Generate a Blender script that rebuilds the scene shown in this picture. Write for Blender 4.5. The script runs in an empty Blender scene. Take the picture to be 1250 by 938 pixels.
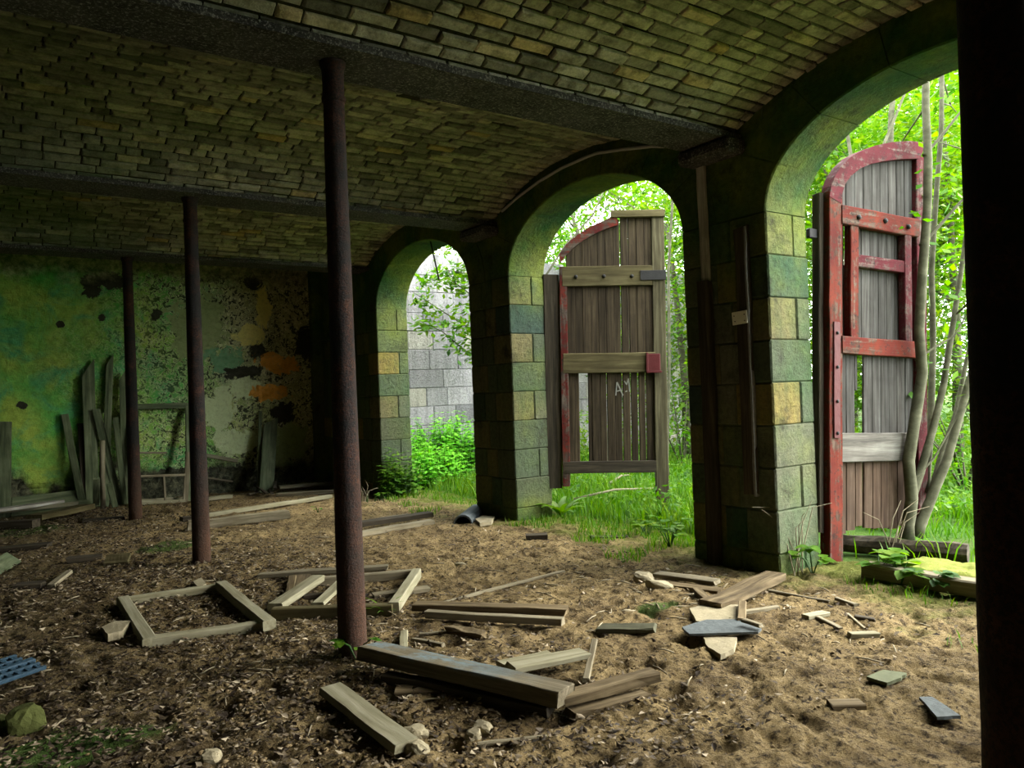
import bpy, bmesh, math, random
from mathutils import Vector, Matrix, noise
RN = random.Random(11)
rnd = RN.uniform
sc = bpy.context.scene
COL = sc.collection
# ------------------------------------------------------------------ camera
H = 1.5
FPX, YAW, PITCH, ROLL = 956.8, math.radians(34.902), math.radians(0.51), math.radians(2.122)
F = Vector((math.sin(YAW)*math.cos(PITCH), math.cos(YAW)*math.cos(PITCH), math.sin(PITCH)))
R0 = Vector((math.cos(YAW), -math.sin(YAW), 0)); U0 = R0.cross(F)
RT = R0*math.cos(ROLL) - U0*math.sin(ROLL); UP = RT.cross(F)
CAM = Vector((0, 0, H))
def ray(px, py): return F + RT*((px-625)/FPX) - UP*((py-469)/FPX)
def onz(px, py, z=0.0):
    v = ray(px, py); return CAM + v*((z-H)/v.z)
def onx(px, py, x):
    v = ray(px, py); return CAM + v*(x/v.x)
def ony(px, py, y):
    v = ray(px, py); return CAM + v*(y/v.y)
def ond(px, py, d): return CAM + ray(px, py)*d
# ------------------------------------------------------------------ the building's measures
ZB, XC, Y1, L, W, BH, PW, ZS, DW = 3.444, 1.796, 4.276, 3.532, 5.146, .221, .436, 2.83, .519
W2 = W+DW; RISE = .77; HWID = L/2-PW; YBACK = 13.3; XL = -1.55; YREAR = -4.2
# ------------------------------------------------------------------ mesh builder
class MB:
    def __init__(s): s.v = []; s.f = []; s.t = []; s.m = []
    def add(s, vs, fs, tint=.5, mi=0):
        b = len(s.v); s.v.extend([tuple(q) for q in vs])
        for f in fs: s.f.append(tuple(i+b for i in f)); s.t.append(tint); s.m.append(mi)
    def loft(s, rings, tint=.5, mi=0, cap=True, M=None):
        n = len(rings[0]); vs = [Vector(p) for r in rings for p in r]
        if M is not None: vs = [M @ p for p in vs]
        fs = []
        for i in range(len(rings)-1):
            for j in range(n):
                a = i*n+j; b = i*n+(j+1) % n
                fs.append((a, b, b+n, a+n))
        if cap:
            fs.append(tuple(reversed(range(n)))); fs.append(tuple(range((len(rings)-1)*n, len(rings)*n)))
        s.add(vs, fs, tint, mi)
    def plank(s, Ln, w, t, M=None, ch=.004, seg=6, warp=.004, rag=.0, tint=.5, mi=0, tip=0.0, seed=None, taper=1.0):
        sd = rnd(0, 99) if seed is None else seed
        rings = []
        ch = min(ch, t*.3, w*.3)
        for i in range(seg+1):
            f = i/seg; x = f*Ln
            ww = w*(1+(taper-1)*f)
            oy = warp*noise.noise(Vector((x*2.1, sd, 0))); oz = warp*noise.noise(Vector((x*1.7, sd, 7)))
            hw, ht = ww/2, t/2
            pts = [(-hw+ch, -ht), (hw-ch, -ht), (hw, -ht+ch), (hw, ht-ch), (hw-ch, ht), (-hw+ch, ht), (-hw, ht-ch), (-hw, -ht+ch)]
            r = []
            for k, (y, z) in enumerate(pts):
                e = 0
                if i in (0, seg) and rag: e = rag*noise.noise(Vector((y*40, z*40+i, sd)))
                if i == seg and tip: e -= tip*(.5+y/ww)
                j = warp*.35*noise.noise(Vector((x*9, k*3.1, sd)))
                r.append((x+e, y+oy+j, z+oz+j))
            rings.append(r)
        s.loft(rings, tint, mi, True, M)
    def box(s, x0, x1, y0, y1, z0, z1, tint=.5, mi=0, ch=0.0, M=None):
        if ch <= 0:
            vs = [(x, y, z) for x in (x0, x1) for y in (y0, y1) for z in (z0, z1)]
            vs = [Vector(p) for p in vs]
            if M is not None: vs = [M @ p for p in vs]
            s.add(vs, [(0, 1, 3, 2), (4, 6, 7, 5), (0, 4, 5, 1), (2, 3, 7, 6), (0, 2, 6, 4), (1, 5, 7, 3)], tint, mi)
        else:
            rings = []
            for x, k in ((x0, ch), (x0+ch, 0), (x1-ch, 0), (x1, ch)):
                a, b, c, d = y0+k, y1-k, z0+k, z1-k; q = ch*.7
                rings.append([(x, a+q, c), (x, b-q, c), (x, b, c+q), (x, b, d-q), (x, b-q, d), (x, a+q, d), (x, a, d-q), (x, a, c+q)])
            s.loft(rings, tint, mi, True, M)
    def tube(s, pts, rad, n=8, tint=.5, mi=0, rough=0.0):
        pts = [Vector(p) for p in pts]; rings = []
        if not isinstance(rad, (list, tuple)): rad = [rad]*len(pts)
        ref = Vector((0, 0, 1)) if abs((pts[-1]-pts[0]).normalized().z) < .9 else Vector((1, 0, 0))
        for i, p in enumerate(pts):
            d = (pts[min(i+1, len(pts)-1)]-pts[max(i-1, 0)]).normalized()
            a = d.cross(ref).normalized(); b = a.cross(d)
            r = []
            for k in range(n):
                t = 2*math.pi*k/n; q = rad[i]
                if rough: q *= 1+rough*noise.noise(Vector((math.cos(t)*2, math.sin(t)*2, i*.7+p.x*3)))
                r.append(p+(a*math.cos(t)+b*math.sin(t))*q)
            rings.append(r)
        s.loft(rings, tint, mi)
    def lathe(s, prof, n=20, cx=0, cy=0, tint=.5, mi=0):
        s.loft([[(cx+r*math.cos(2*math.pi*k/n), cy+r*math.sin(2*math.pi*k/n), z) for k in range(n)] for r, z in prof], tint, mi)
    def poly(s, pts, t, M=None, tint=.5, mi=0):
        n = len(pts)
        vs = [Vector((x, y, 0)) for x, y in pts]+[Vector((x, y, t)) for x, y in pts]
        if M is not None: vs = [M @ p for p in vs]
        s.add(vs, [tuple(reversed(range(n))), tuple(range(n, 2*n))]+[(i, (i+1) % n, (i+1) % n+n, i+n) for i in range(n)], tint, mi)
    def leaf(s, p, d, side, Ln, wd, fold=.15, tint=.5, mi=0):
        u = d.cross(side); c = p+d*(Ln*.45)
        s.add([p, c+side*(wd/2)+u*(fold*wd), p+d*Ln, c-side*(wd/2)+u*(fold*wd)], [(0, 1, 2), (0, 2, 3)], tint, mi)
    def build(s, name, mat, parent=None, mw=None, smooth=False):
        me = bpy.data.meshes.new(name); me.from_pydata(s.v, [], s.f)
        for m in (mat if isinstance(mat, (list, tuple)) else [mat]): me.materials.append(m)
        a = me.attributes.new('tint', 'FLOAT', 'FACE'); a.data.foreach_set('value', s.t)
        me.polygons.foreach_set('material_index', s.m)
        if smooth: me.polygons.foreach_set('use_smooth', [True]*len(me.polygons))
        me.update()
        bm = bmesh.new(); bm.from_mesh(me)
        if len(bm.faces) < 60000 and smooth != 'leaf': bmesh.ops.recalc_face_normals(bm, faces=bm.faces); bm.to_mesh(me)
        bm.free()
        o = bpy.data.objects.new(name, me); COL.objects.link(o)
        if mw is not None: o.matrix_world = mw
        if parent is not None: o.parent = parent
        return o
def tag(o, label, cat, group=None, kind=None):
    o['label'] = label; o['category'] = cat
    if group: o['group'] = group
    if kind: o['kind'] = kind
    return o
def struct(o): o['kind'] = 'structure'; return o
def empty(name, M=None):
    o = bpy.data.objects.new(name, None); COL.objects.link(o); o.empty_display_size = .1
    if M is not None: o.matrix_world = M
    return o
def frame3(o, x, z=None):
    """matrix with local X along x, local Z near z"""
    x = Vector(x).normalized(); z = Vector((0, 0, 1)) if z is None else Vector(z)
    if abs(x.dot(z.normalized())) > .98: z = Vector((1, 0, 0))
    y = z.cross(x).normalized(); z = x.cross(y)
    M = Matrix((x, y, z)).transposed().to_4x4(); M.translation = Vector(o); return M
# ------------------------------------------------------------------ ground height
def gz(x, y):
    n = noise.noise
    h = .03*n(Vector((x*.7, y*.7, 3)))+.014*n(Vector((x*2.6, y*2.6, 9)))
    if x > W2: h += min(1, (x-W2)/3)*(.10+.12*n(Vector((x*.35, y*.35, 5)))) - .02
    return h
def gz_fine(x, y):
    n = noise.noise
    pit = n(Vector((x*7.5, y*7.5, 1)))
    h = gz(x, y)+.022*pit-.055*max(0, -pit-.16)+.012*n(Vector((x*15, y*15, 4)))+.010*n(Vector((x*31, y*31, 6)))+(.007*n(Vector((x*62, y*62, 8))) if y < 7 else 0)
    return h
def at(px, py, dz=0.0):
    p = onz(px, py, 0)
    for _ in range(3): p = onz(px, py, gz(p.x, p.y)+dz)
    return p
# ------------------------------------------------------------------ material kit
class NT:
    def __init__(s, name):
        s.mat = bpy.data.materials.new(name); s.mat.use_nodes = True
        s.t = s.mat.node_tree; s.n = s.t.nodes; s.l = s.t.links
        s.b = s.n['Principled BSDF']; s.out = s.n['Material Output']
        s.tc = s.n.new('ShaderNodeTexCoord'); s.b.inputs['Specular IOR Level'].default_value = .2
    def lk(s, a, b): s.l.new(a, b)
    def val(s, sock, v):
        if isinstance(v, (int, float)): sock.default_value = v
        elif isinstance(v, tuple): sock.default_value = v if len(v) == len(sock.default_value) else (*v, 1)
        else: s.lk(v, sock)
    def mapping(s, scale=(1, 1, 1), src='Object', loc=(0, 0, 0)):
        m = s.n.new('ShaderNodeMapping'); m.inputs['Scale'].default_value = scale; m.inputs['Location'].default_value = loc
        s.lk(s.tc.outputs[src], m.inputs['Vector']); return m.outputs[0]
    def noise(s, scale=5, detail=5, rough=.55, vec=None, dist=0.0):
        q = s.n.new('ShaderNodeTexNoise'); q.inputs['Scale'].default_value = scale; q.inputs['Detail'].default_value = detail
        q.inputs['Roughness'].default_value = rough; q.inputs['Distortion'].default_value = dist
        s.lk(vec if vec is not None else s.tc.outputs['Object'], q.inputs['Vector']); return q.outputs[0]
    def voro(s, scale=5, vec=None, feature='F1', out='Distance'):
        q = s.n.new('ShaderNodeTexVoronoi'); q.feature = feature; q.inputs['Scale'].default_value = scale
        s.lk(vec if vec is not None else s.tc.outputs['Object'], q.inputs['Vector']); return q.outputs[out]
    def ramp(s, fac, stops, mode='LINEAR'):
        q = s.n.new('ShaderNodeValToRGB'); e = q.color_ramp.elements; q.color_ramp.interpolation = mode
        while len(e) < len(stops): e.new(.5)
        for i, (p, c) in enumerate(stops):
            e[i].position = p; e[i].color = (c, c, c, 1) if isinstance(c, (int, float)) else (*c, 1)
        s.val(q.inputs[0], fac); return q.outputs[0]
    def mix(s, a, b, fac, mode='MIX'):
        q = s.n.new('ShaderNodeMix'); q.data_type = 'RGBA'; q.blend_type = mode
        s.val(q.inputs[0], fac); s.val(q.inputs[6], a); s.val(q.inputs[7], b); return q.outputs[2]
    def math(s, op, a, b=0.0, c=0.0, clamp=False):
        q = s.n.new('ShaderNodeMath'); q.operation = op; q.use_clamp = clamp
        s.val(q.inputs[0], a); s.val(q.inputs[1], b); s.val(q.inputs[2], c); return q.outputs[0]
    def attr(s, name='tint'):
        q = s.n.new('ShaderNodeAttribute'); q.attribute_name = name; return q.outputs['Fac']
    def orand(s): return s.n.new('ShaderNodeObjectInfo').outputs['Random']
    def xyz(s, src='Object'):
        q = s.n.new('ShaderNodeSeparateXYZ'); s.lk(s.tc.outputs[src], q.inputs[0]); return q.outputs
    def wpos(s):
        g = s.n.new('ShaderNodeNewGeometry'); q = s.n.new('ShaderNodeSeparateXYZ'); s.lk(g.outputs['Position'], q.inputs[0]); return g.outputs['Position'], q.outputs
    def bump(s, h, strength=.5, dist=.02):
        q = s.n.new('ShaderNodeBump'); q.inputs['Strength'].default_value = strength; q.inputs['Distance'].default_value = dist
        s.lk(h, q.inputs['Height']); s.lk(q.outputs[0], s.b.inputs['Normal']); return q
    def hsv(s, c, h=.5, sa=1.0, v=1.0):
        q = s.n.new('ShaderNodeHueSaturation'); s.val(q.inputs['Hue'], h); s.val(q.inputs['Saturation'], sa); s.val(q.inputs['Value'], v); s.val(q.inputs['Color'], c); return q.outputs[0]
    def done(s, col, rough=.85, spec=.2, metal=0.0):
        s.val(s.b.inputs['Base Color'], col); s.val(s.b.inputs['Roughness'], rough); s.b.inputs['Specular IOR Level'].default_value = spec
        s.b.inputs['Metallic'].default_value = metal; return s.mat
    def band(s, v, a, b, soft):
        """1 between a and b"""
        x = s.math('MULTIPLY', s.math('SUBTRACT', v, a), 1/soft, clamp=True)
        y = s.math('MULTIPLY', s.math('SUBTRACT', b, v), 1/soft, clamp=True)
        return s.math('MULTIPLY', x, y)
    def blob(s, u, w, cu, cw, ru, rw, nz, amp=.8, edge=.12):
        a = s.math('POWER', s.math('MULTIPLY', s.math('SUBTRACT', u, cu), 1/ru), 2)
        b = s.math('POWER', s.math('MULTIPLY', s.math('SUBTRACT', w, cw), 1/rw), 2)
        d = s.math('ADD', s.math('SQRT', s.math('ADD', a, b)), s.math('MULTIPLY', s.math('SUBTRACT', nz, .5), amp*2))
        return s.math('MULTIPLY', s.math('SUBTRACT', 1.0, d), 1/edge, clamp=True)
def c8(r, g, b):
    f = lambda v: (v/255/12.92) if v <= 10 else (((v/255)+.055)/1.055)**2.4
    return (f(r), f(g), f(b))
def wood(name, cols, grain=26, moss=None, spots=.35, bump=.5, paint=None, pamt=.5):
    s = NT(name); v = s.mapping((1.6, grain, grain)); r = s.orand()
    ofs = s.n.new('ShaderNodeVectorMath'); ofs.operation = 'ADD'; s.lk(v, ofs.inputs[0])
    cm = s.n.new('ShaderNodeCombineXYZ'); k = s.math('ADD', s.math('MULTIPLY', r, 37.0), s.math('MULTIPLY', s.attr(), 53.0))
    for i in range(3): s.lk(k, cm.inputs[i])
    s.lk(cm.outputs[0], ofs.inputs[1]); v = ofs.outputs[0]
    g = s.noise(1.0, 6, .62, v, .4)
    c = s.ramp(g, [(.28, cols[0]), (.5, cols[1]), (.72, cols[2])])
    big = s.noise(3.2, 4, .6)
    c = s.mix(c, cols[0], s.math('MULTIPLY', s.ramp(big, [(.45, 0.), (.7, 1.)]), spots))
    c = s.hsv(c, .5, 1.0, s.math('ADD', .72, s.math('ADD', s.math('MULTIPLY', r, .25), s.math('MULTIPLY', s.attr(), .5))))
    if moss:
        c = s.mix(c, moss, s.math('MULTIPLY', s.ramp(s.noise(5, 6, .7), [(.46, 0.), (.6, 1.)]), .8))
    if paint:
        pm = s.ramp(s.math('ADD', s.math('MULTIPLY', s.noise(9, 9, .8), .75), s.math('MULTIPLY', g, .25)), [(pamt-.02, 0.), (pamt+.05, 1.)])
        pc = s.mix(paint[0], paint[1], s.ramp(s.noise(4, 5, .6), [(.35, 0.), (.65, 1.)]))
        c = s.mix(pc, c, pm)
        c = s.mix(c, (.012, .009, .008), s.math('MULTIPLY', s.ramp(s.noise(16, 8, .8), [(.54, 0.), (.62, 1.)]), .8))
    s.bump(g, bump, .006)
    return s.done(c, .88, .15)
SKY, SUN, SUN_ANGLE, SUN_DIR, EXPO = 6.0, 11.0, 60, (.82, -.28, .50), 1.15
REAR = [(XL, W)]
# ------------------------------------------------------------------ materials
def m_brick():
    s = NT('vault_brick'); t = s.attr(); P, q = s.wpos()
    c = s.ramp(t, [(0, (.18, .168, .13)), (.35, (.36, .332, .25)), (.7, (.52, .48, .37)), (.93, (.57, .49, .31)), (1, (.55, .39, .17))])
    n = s.noise(9, 6, .65, P); c = s.mix(c, (.06, .057, .035), s.math('MULTIPLY', s.ramp(n, [(.45, 0.), (.68, 1.)]), .7))
    n2 = s.noise(.55, 4, .6, P)
    # algae: strongest deep in the building, where damp never dries
    g = s.math('ADD', s.math('MULTIPLY', s.math('SUBTRACT', 1.6, q[0]), .2), s.math('MULTIPLY', s.math('SUBTRACT', n2, .5), 2.2))
    g = s.math('ADD', g, s.math('MULTIPLY', s.math('SUBTRACT', q[1], 6.5), .06), clamp=True)
    c = s.mix(c, s.mix((.035, .14, .03), (.12, .21, .03), s.noise(3, 4, .6, P)), s.math('MULTIPLY', g, .8))
    soot_dimming = s.ramp(s.noise(.42, 3, .5, P), [(.38, 0.), (.62, 1.)]); c = s.hsv(c, .5, .95, s.math('SUBTRACT', 1.08, s.math('MULTIPLY', soot_dimming, .4)))
    h = s.math('ADD', s.math('MULTIPLY', s.noise(38, 6, .75, P), .8), s.math('MULTIPLY', n, .9))
    c = s.hsv(c, .5, 1.0, s.math('ADD', .35, s.math('MULTIPLY', s.noise(55, 5, .75, P), 1.3)))
    s.bump(h, 1.0, .025)
    return s.done(c, .95, .12)
def m_mortar():
    s = NT('sooty_mortar'); P, q = s.wpos()
    c = s.ramp(s.noise(14, 5, .6, P), [(.3, (.012, .012, .008)), (.7, (.05, .045, .028))]); s.bump(s.noise(40, 4, .6, P), .6, .01)
    return s.done(c, 1, .05)
def m_stone(name='dressed_stone', outdoor=False):
    s = NT(name); t = s.attr(); P, q = s.wpos()
    if outdoor:
        c = s.ramp(t, [(0, (.19, .18, .19)), (.5, (.29, .275, .285)), (.8, (.37, .35, .36)), (1, (.31, .285, .22))])
    else:
        c = s.ramp(t, [(0, (.105, .095, .042)), (.16, (.12, .105, .05)), (.24, (.026, .044, .036)), (.36, (.036, .058, .042)), (.44, (.07, .074, .04)), (.56, (.058, .076, .044)),
                       (.64, (.09, .09, .06)), (.76, (.12, .118, .082)), (.84, (.15, .115, .04)), (1, (.18, .135, .042))])
    mp = s.n.new('ShaderNodeMapping'); mp.inputs['Scale'].default_value = (6, 6, .9); s.lk(P, mp.inputs[0])
    st = s.noise(1, 6, .65, mp.outputs[0])
    c = s.mix(c, (.045, .05, .03) if not outdoor else (.10, .10, .10), s.math('MULTIPLY', s.ramp(st, [(.45, 0.), (.72, 1.)]), .7))
    if not outdoor:
        al = s.ramp(s.noise(1.1, 5, .65, P), [(.42, 0.), (.66, 1.)])
        hi = s.math('MULTIPLY', s.math('SUBTRACT', q[2], 2.2), .9, clamp=True)
        lo = s.math('MULTIPLY', s.math('SUBTRACT', .5, q[2]), 2.0, clamp=True)
        c = s.mix(c, s.mix((.016, .075, .012), (.12, .15, .014), s.ramp(s.noise(1.5, 4, .6, P), [(.4, 0.), (.62, 1.)])), s.math('MULTIPLY', s.math('ADD', s.math('MULTIPLY', al, .55), s.math('ADD', s.math('MULTIPLY', hi, .8), s.math('MULTIPLY', lo, .4)), clamp=True), .85))
    n = s.noise(22, 7, .72, P)
    c = s.hsv(c, .5, 1.0, s.math('ADD', .2, s.math('MULTIPLY', n, 1.6)))
    if not outdoor: c = s.mix(c, (.012, .012, .008), s.math('MULTIPLY', s.ramp(s.noise(2.6, 8, .75, P), [(.55, 0.), (.68, 1.)]), .75))
    tool = s.n.new('ShaderNodeMapping'); tool.inputs['Rotation'].default_value = (.6, .5, .4); tool.inputs['Scale'].default_value = (9, 9, 55); s.lk(P, tool.inputs[0])
    h = s.math('ADD', n, s.math('MULTIPLY', s.noise(1, 3, .5, tool.outputs[0]), .15))
    s.bump(h, .8, .03 if not outdoor else .05)
    return s.done(c, .92, .15)
def m_plaster(bl):
    """old limewash and plaster on the end wall; bl = list of (kind, u, w, ru, rw) patches"""
    s = NT('peeling_plaster'); P, q = s.wpos(); u, w = q[0], q[2]
    nz = s.noise(3.1, 6, .62, P); nf = s.noise(11, 7, .72, P); nl = s.noise(.8, 4, .55, P)
    green = s.mix((.03, .13, .025), (.11, .15, .025), s.ramp(s.noise(1.4, 5, .6, P), [(.36, 0.), (.62, 1.)]))
    green = s.mix(green, (.03, .115, .045), s.ramp(s.noise(2.2, 5, .6, P, .6), [(.5, 0.), (.66, 1.)]))
    bare = s.mix((.085, .085, .04), (.15, .14, .075), s.ramp(nz, [(.38, 0.), (.62, 1.)]))
    k = s.math('ADD', s.math('MULTIPLY', s.math('SUBTRACT', u, 2.75), .7), s.math('MULTIPLY', s.math('SUBTRACT', nl, .5), 1.8), clamp=True)
    c = s.mix(green, bare, k)
    # flaking skin: dark pits with pale broken rims
    d = s.noise(15, 9, .7, P, .9)
    zone = s.math('MULTIPLY', s.math('ADD', s.math('MULTIPLY', s.math('SUBTRACT', u, .9), .45), s.math('MULTIPLY', s.math('SUBTRACT', nl, .5), 1.6)), 1.0, clamp=True)
    pit = s.math('MULTIPLY', s.ramp(d, [(.515, 0.), (.54, 1.)]), zone)
    rim = s.math('MULTIPLY', s.math('MULTIPLY', s.ramp(d, [(.475, 0.), (.505, 1.)]), s.ramp(d, [(.51, 1.), (.53, 0.)])), zone)
    c = s.mix(c, (.014, .016, .009), s.math('MULTIPLY', pit, .92))
    c = s.mix(c, (.30, .29, .17), s.math('MULTIPLY', rim, .8))
    cols = dict(dark=(.012, .012, .008), ochre=(.26, .23, .075), orange=(.27, .125, .022), pale=(.21, .24, .13), grn=(.06, .12, .06), mid=(.10, .12, .05))
    for kd, cu, cw, ru, rw in bl:
        m = s.blob(u, w, cu, cw, ru, rw, s.noise(2.6, 8, .7, P, .7), 1.7, .08)
        cc = cols[kd]
        if kd != 'dark': cc = s.mix(cc, (.05, .05, .03), s.math('MULTIPLY', s.ramp(nf, [(.5, 0.), (.72, 1.)]), .7))
        c = s.mix(c, cc, m)
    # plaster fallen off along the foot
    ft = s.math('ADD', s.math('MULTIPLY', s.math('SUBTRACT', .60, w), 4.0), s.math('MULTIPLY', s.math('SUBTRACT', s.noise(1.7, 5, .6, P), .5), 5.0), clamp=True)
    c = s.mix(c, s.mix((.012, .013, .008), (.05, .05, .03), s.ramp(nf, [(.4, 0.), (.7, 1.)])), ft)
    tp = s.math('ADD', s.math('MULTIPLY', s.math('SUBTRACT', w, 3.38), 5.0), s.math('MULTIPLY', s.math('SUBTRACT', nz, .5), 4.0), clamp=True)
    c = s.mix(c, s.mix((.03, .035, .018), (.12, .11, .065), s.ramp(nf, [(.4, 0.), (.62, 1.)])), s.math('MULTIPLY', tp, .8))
    c = s.hsv(c, .5, 1.0, s.math('MULTIPLY', s.math('ADD', .5, s.math('MULTIPLY', nf, 2.7)), 1.6))
    s.bump(s.math('ADD', s.math('ADD', nf, s.math('MULTIPLY', pit, -.8)), s.math('MULTIPLY', ft, -.6)), 1.0, .03)
    return s.done(c, .93, .12)
def m_soil(mossy):
    s = NT('bare_earth'); P, q = s.wpos()
    a = s.noise(2.1, 6, .65, P); b = s.noise(26, 7, .75, P); e = s.noise(90, 4, .7, P)
    c = s.mix((.12, .084, .041), (.32, .235, .11), s.ramp(a, [(.33, 0.), (.64, 1.)]))
    c = s.mix(c, (.028, .019, .010), s.ramp(b, [(.49, 0.), (.62, 1.)]))
    c = s.mix(c, (.26, .20, .105), s.math('MULTIPLY', s.ramp(e, [(.56, 0.), (.7, 1.)]), .6))
    # mixed towards dark brown on the inner side
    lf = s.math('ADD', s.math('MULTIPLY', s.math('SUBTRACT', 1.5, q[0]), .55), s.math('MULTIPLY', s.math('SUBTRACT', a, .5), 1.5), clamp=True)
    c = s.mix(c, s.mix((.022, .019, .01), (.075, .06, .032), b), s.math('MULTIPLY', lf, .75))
    mg = s.mix((.07, .11, .018), (.16, .17, .025), e)
    # moss and short grass by the open arches
    ed = s.math('ADD', s.math('MULTIPLY', s.math('SUBTRACT', q[0], 4.75), 1.1), s.math('MULTIPLY', s.math('SUBTRACT', s.noise(2.6, 6, .7, P), .5), 3.6), clamp=True)
    c = s.mix(c, mg, s.math('MULTIPLY', ed, .8))
    for cu, cw, ru, rw in mossy:
        c = s.mix(c, s.mix((.02, .06, .012), (.07, .12, .02), e), s.math('MULTIPLY', s.blob(q[0], q[1], cu, cw, ru, rw, s.noise(5, 7, .75, P), .9, .3), .85))
    s.bump(s.math('ADD', s.math('MULTIPLY', b, 1.0), s.math('MULTIPLY', e, .5)), 1.0, .05)
    return s.done(c, .97, .1)
def m_lawn():
    s = NT('rough_turf'); P, q = s.wpos()
    c = s.mix((.03, .075, .012), (.07, .15, .02), s.noise(3, 6, .7, P)); c = s.mix(c, (.10, .085, .03), s.math('MULTIPLY', s.ramp(s.noise(1.2, 5, .6, P), [(.5, 0.), (.66, 1.)]), .6))
    s.bump(s.noise(30, 5, .7, P), 1, .04); return s.done(c, .95, .1)
def m_iron(name, cols, pit=.5, rough=.8):
    s = NT(name); P, q = s.wpos()
    a = s.noise(4.5, 6, .7, P); b = s.noise(60, 5, .75, P)
    c = s.mix(cols[0], cols[1], s.ramp(a, [(.38, 0.), (.6, 1.)])); c = s.mix(c, cols[2], s.math('MULTIPLY', s.ramp(b, [(.52, 0.), (.66, 1.)]), pit))
    s.bump(s.math('ADD', b, a), .8, .01); return s.done(c, rough, .25)
def m_rust():
    s = NT('rusted_iron'); P, q = s.wpos()
    a = s.noise(3.2, 7, .72, P); b = s.noise(75, 5, .78, P); d = s.noise(14, 6, .7, P)
    c = s.mix((.008, .007, .006), (.055, .018, .009), s.ramp(a, [(.45, 0.), (.66, 1.)]))
    c = s.mix(c, (.10, .038, .016), s.math('MULTIPLY', s.ramp(d, [(.5, 0.), (.66, 1.)]), s.ramp(a, [(.44, 0.), (.62, .8)])))
    c = s.mix(c, (.006, .005, .005), s.math('MULTIPLY', s.ramp(b, [(.47, 0.), (.56, 1.)]), .85))
    lo = s.math('MULTIPLY', s.math('SUBTRACT', 1.1, q[2]), .8, clamp=True)
    c = s.mix(c, s.mix((.10, .045, .014), (.05, .02, .010), b), s.math('MULTIPLY', lo, .55))
    s.bump(s.math('ADD', s.math('MULTIPLY', b, .8), d), 1.0, .012); return s.done(c, .8, .25)
def m_topblue():
    s = NT('flaking_blue_paint'); v = s.mapping((1.6, 26, 26)); g = s.noise(1, 6, .65, v, .4); z = s.xyz()
    w = s.ramp(g, [(.3, (.03, .024, .014)), (.5, (.085, .07, .042)), (.72, (.16, .135, .09))])
    p = s.mix((.075, .105, .115), (.15, .19, .20), s.noise(9, 6, .7))
    m = s.math('MULTIPLY', s.ramp(s.math('ADD', s.math('MULTIPLY', s.noise(6, 8, .75), .7), s.math('MULTIPLY', g, .3)), [(.44, 1.), (.55, 0.)]), s.math('MULTIPLY', s.math('SUBTRACT', z[2], .02), 80, clamp=True))
    fd = s.math('SUBTRACT', 1.9, s.math('MULTIPLY', z[0], 1.7), clamp=True)
    c = s.mix(w, p, s.math('MULTIPLY', m, fd)); s.bump(g, .6, .006); return s.done(c, .85, .15)
def m_flat(name, col, rough=.8, var=.35, scale=14, bump=.4, spec=.2):
    s = NT(name); n = s.noise(scale, 6, .68)
    c = s.hsv(col, .5, 1.0, s.math('ADD', 1-var, s.math('MULTIPLY', n, var*2))); s.bump(n, bump, .01); return s.done(c, rough, spec)
def m_leaf(name, cols, trans=.45, rough=.55):
    s = NT(name); t = s.attr()
    c = s.ramp(t, [(0, cols[0]), (.5, cols[1]), (1, cols[2])])
    s.done(c, rough, .25)
    tr = s.n.new('ShaderNodeBsdfTranslucent'); s.lk(s.hsv(c, .5, 1.1, 1.35), tr.inputs[0])
    mx = s.n.new('ShaderNodeMixShader'); mx.inputs[0].default_value = trans
    s.lk(s.b.outputs[0], mx.inputs[1]); s.lk(tr.outputs[0], mx.inputs[2]); s.lk(mx.outputs[0], s.out.inputs[0]); return s.mat
M = {}
M['brick'] = m_brick(); M['mortar'] = m_mortar(); M['stone'] = m_stone(); M['stone_out'] = m_stone('weathered_ashlar', True)
M['beam'] = m_iron('sooty_iron', ((.012, .011, .010), (.045, .041, .037), (.30, .28, .26)), .85)
M['rust'] = m_rust()
M['turf'] = m_lawn(); M['soot_dimming'] = m_flat('bounce_dimming_plaster', (.03, .032, .024), .95, .4, 4, .6)  # dark colour chosen so the unseen left and rear walls bounce less light
M['w_grey'] = wood('weathered_grey_wood', ((0.05832, 0.04666, 0.02722), (0.1361, 0.1166, 0.07452), (0.2203, 0.1944, 0.1328)), 26)
M['w_pale'] = wood('pale_green_wood', ((0.108, 0.0972, 0.054), (0.1944, 0.18, 0.1152), (0.2592, 0.2448, 0.1728)), 22, spots=.25)
M['w_dark'] = wood('dark_rotten_wood', ((.012, .010, .007), (.035, .028, .018), (.075, .06, .038)), 24, moss=None)
M['w_brown'] = wood('brown_split_wood', ((.03, .021, .010), (.085, .062, .031), (.18, .14, .08)), 28)
M['w_green'] = wood('algae_covered_wood', ((.03, .04, .02), (.085, .105, .055), (.17, .185, .11)), 20, spots=.5)
M['w_blue'] = m_topblue(); M['w_white'] = wood('whitened_wood', ((.10, .09, .075), (.30, .28, .24), (.46, .44, .40)), 26)  # whitened to give the pier batten brightness the light there lacks
M['w_red'] = wood('red_painted_wood', ((.012, .009, .007), (.045, .033, .024), (.11, .09, .07)), 26, paint=((.055, .006, .005), (.12, .018, .010)), pamt=.48)
M['w_orange'] = wood('red_lead_wood', ((0.017, 0.008, 0.006), (0.051, 0.0272, 0.0165), (0.136, 0.1, 0.075)), 26, paint=((0.068, 0.0072, 0.0045), (0.119, 0.0192, 0.009)), pamt=.51)
M['w_plum'] = wood('faded_crimson_wood', ((0.02, 0.00975, 0.0091), (0.068, 0.04125, 0.035), (0.152, 0.12, 0.1015)), 26, paint=((0.048, 0.0045, 0.007), (0.084, 0.0105, 0.0154)), pamt=.51)
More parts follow.
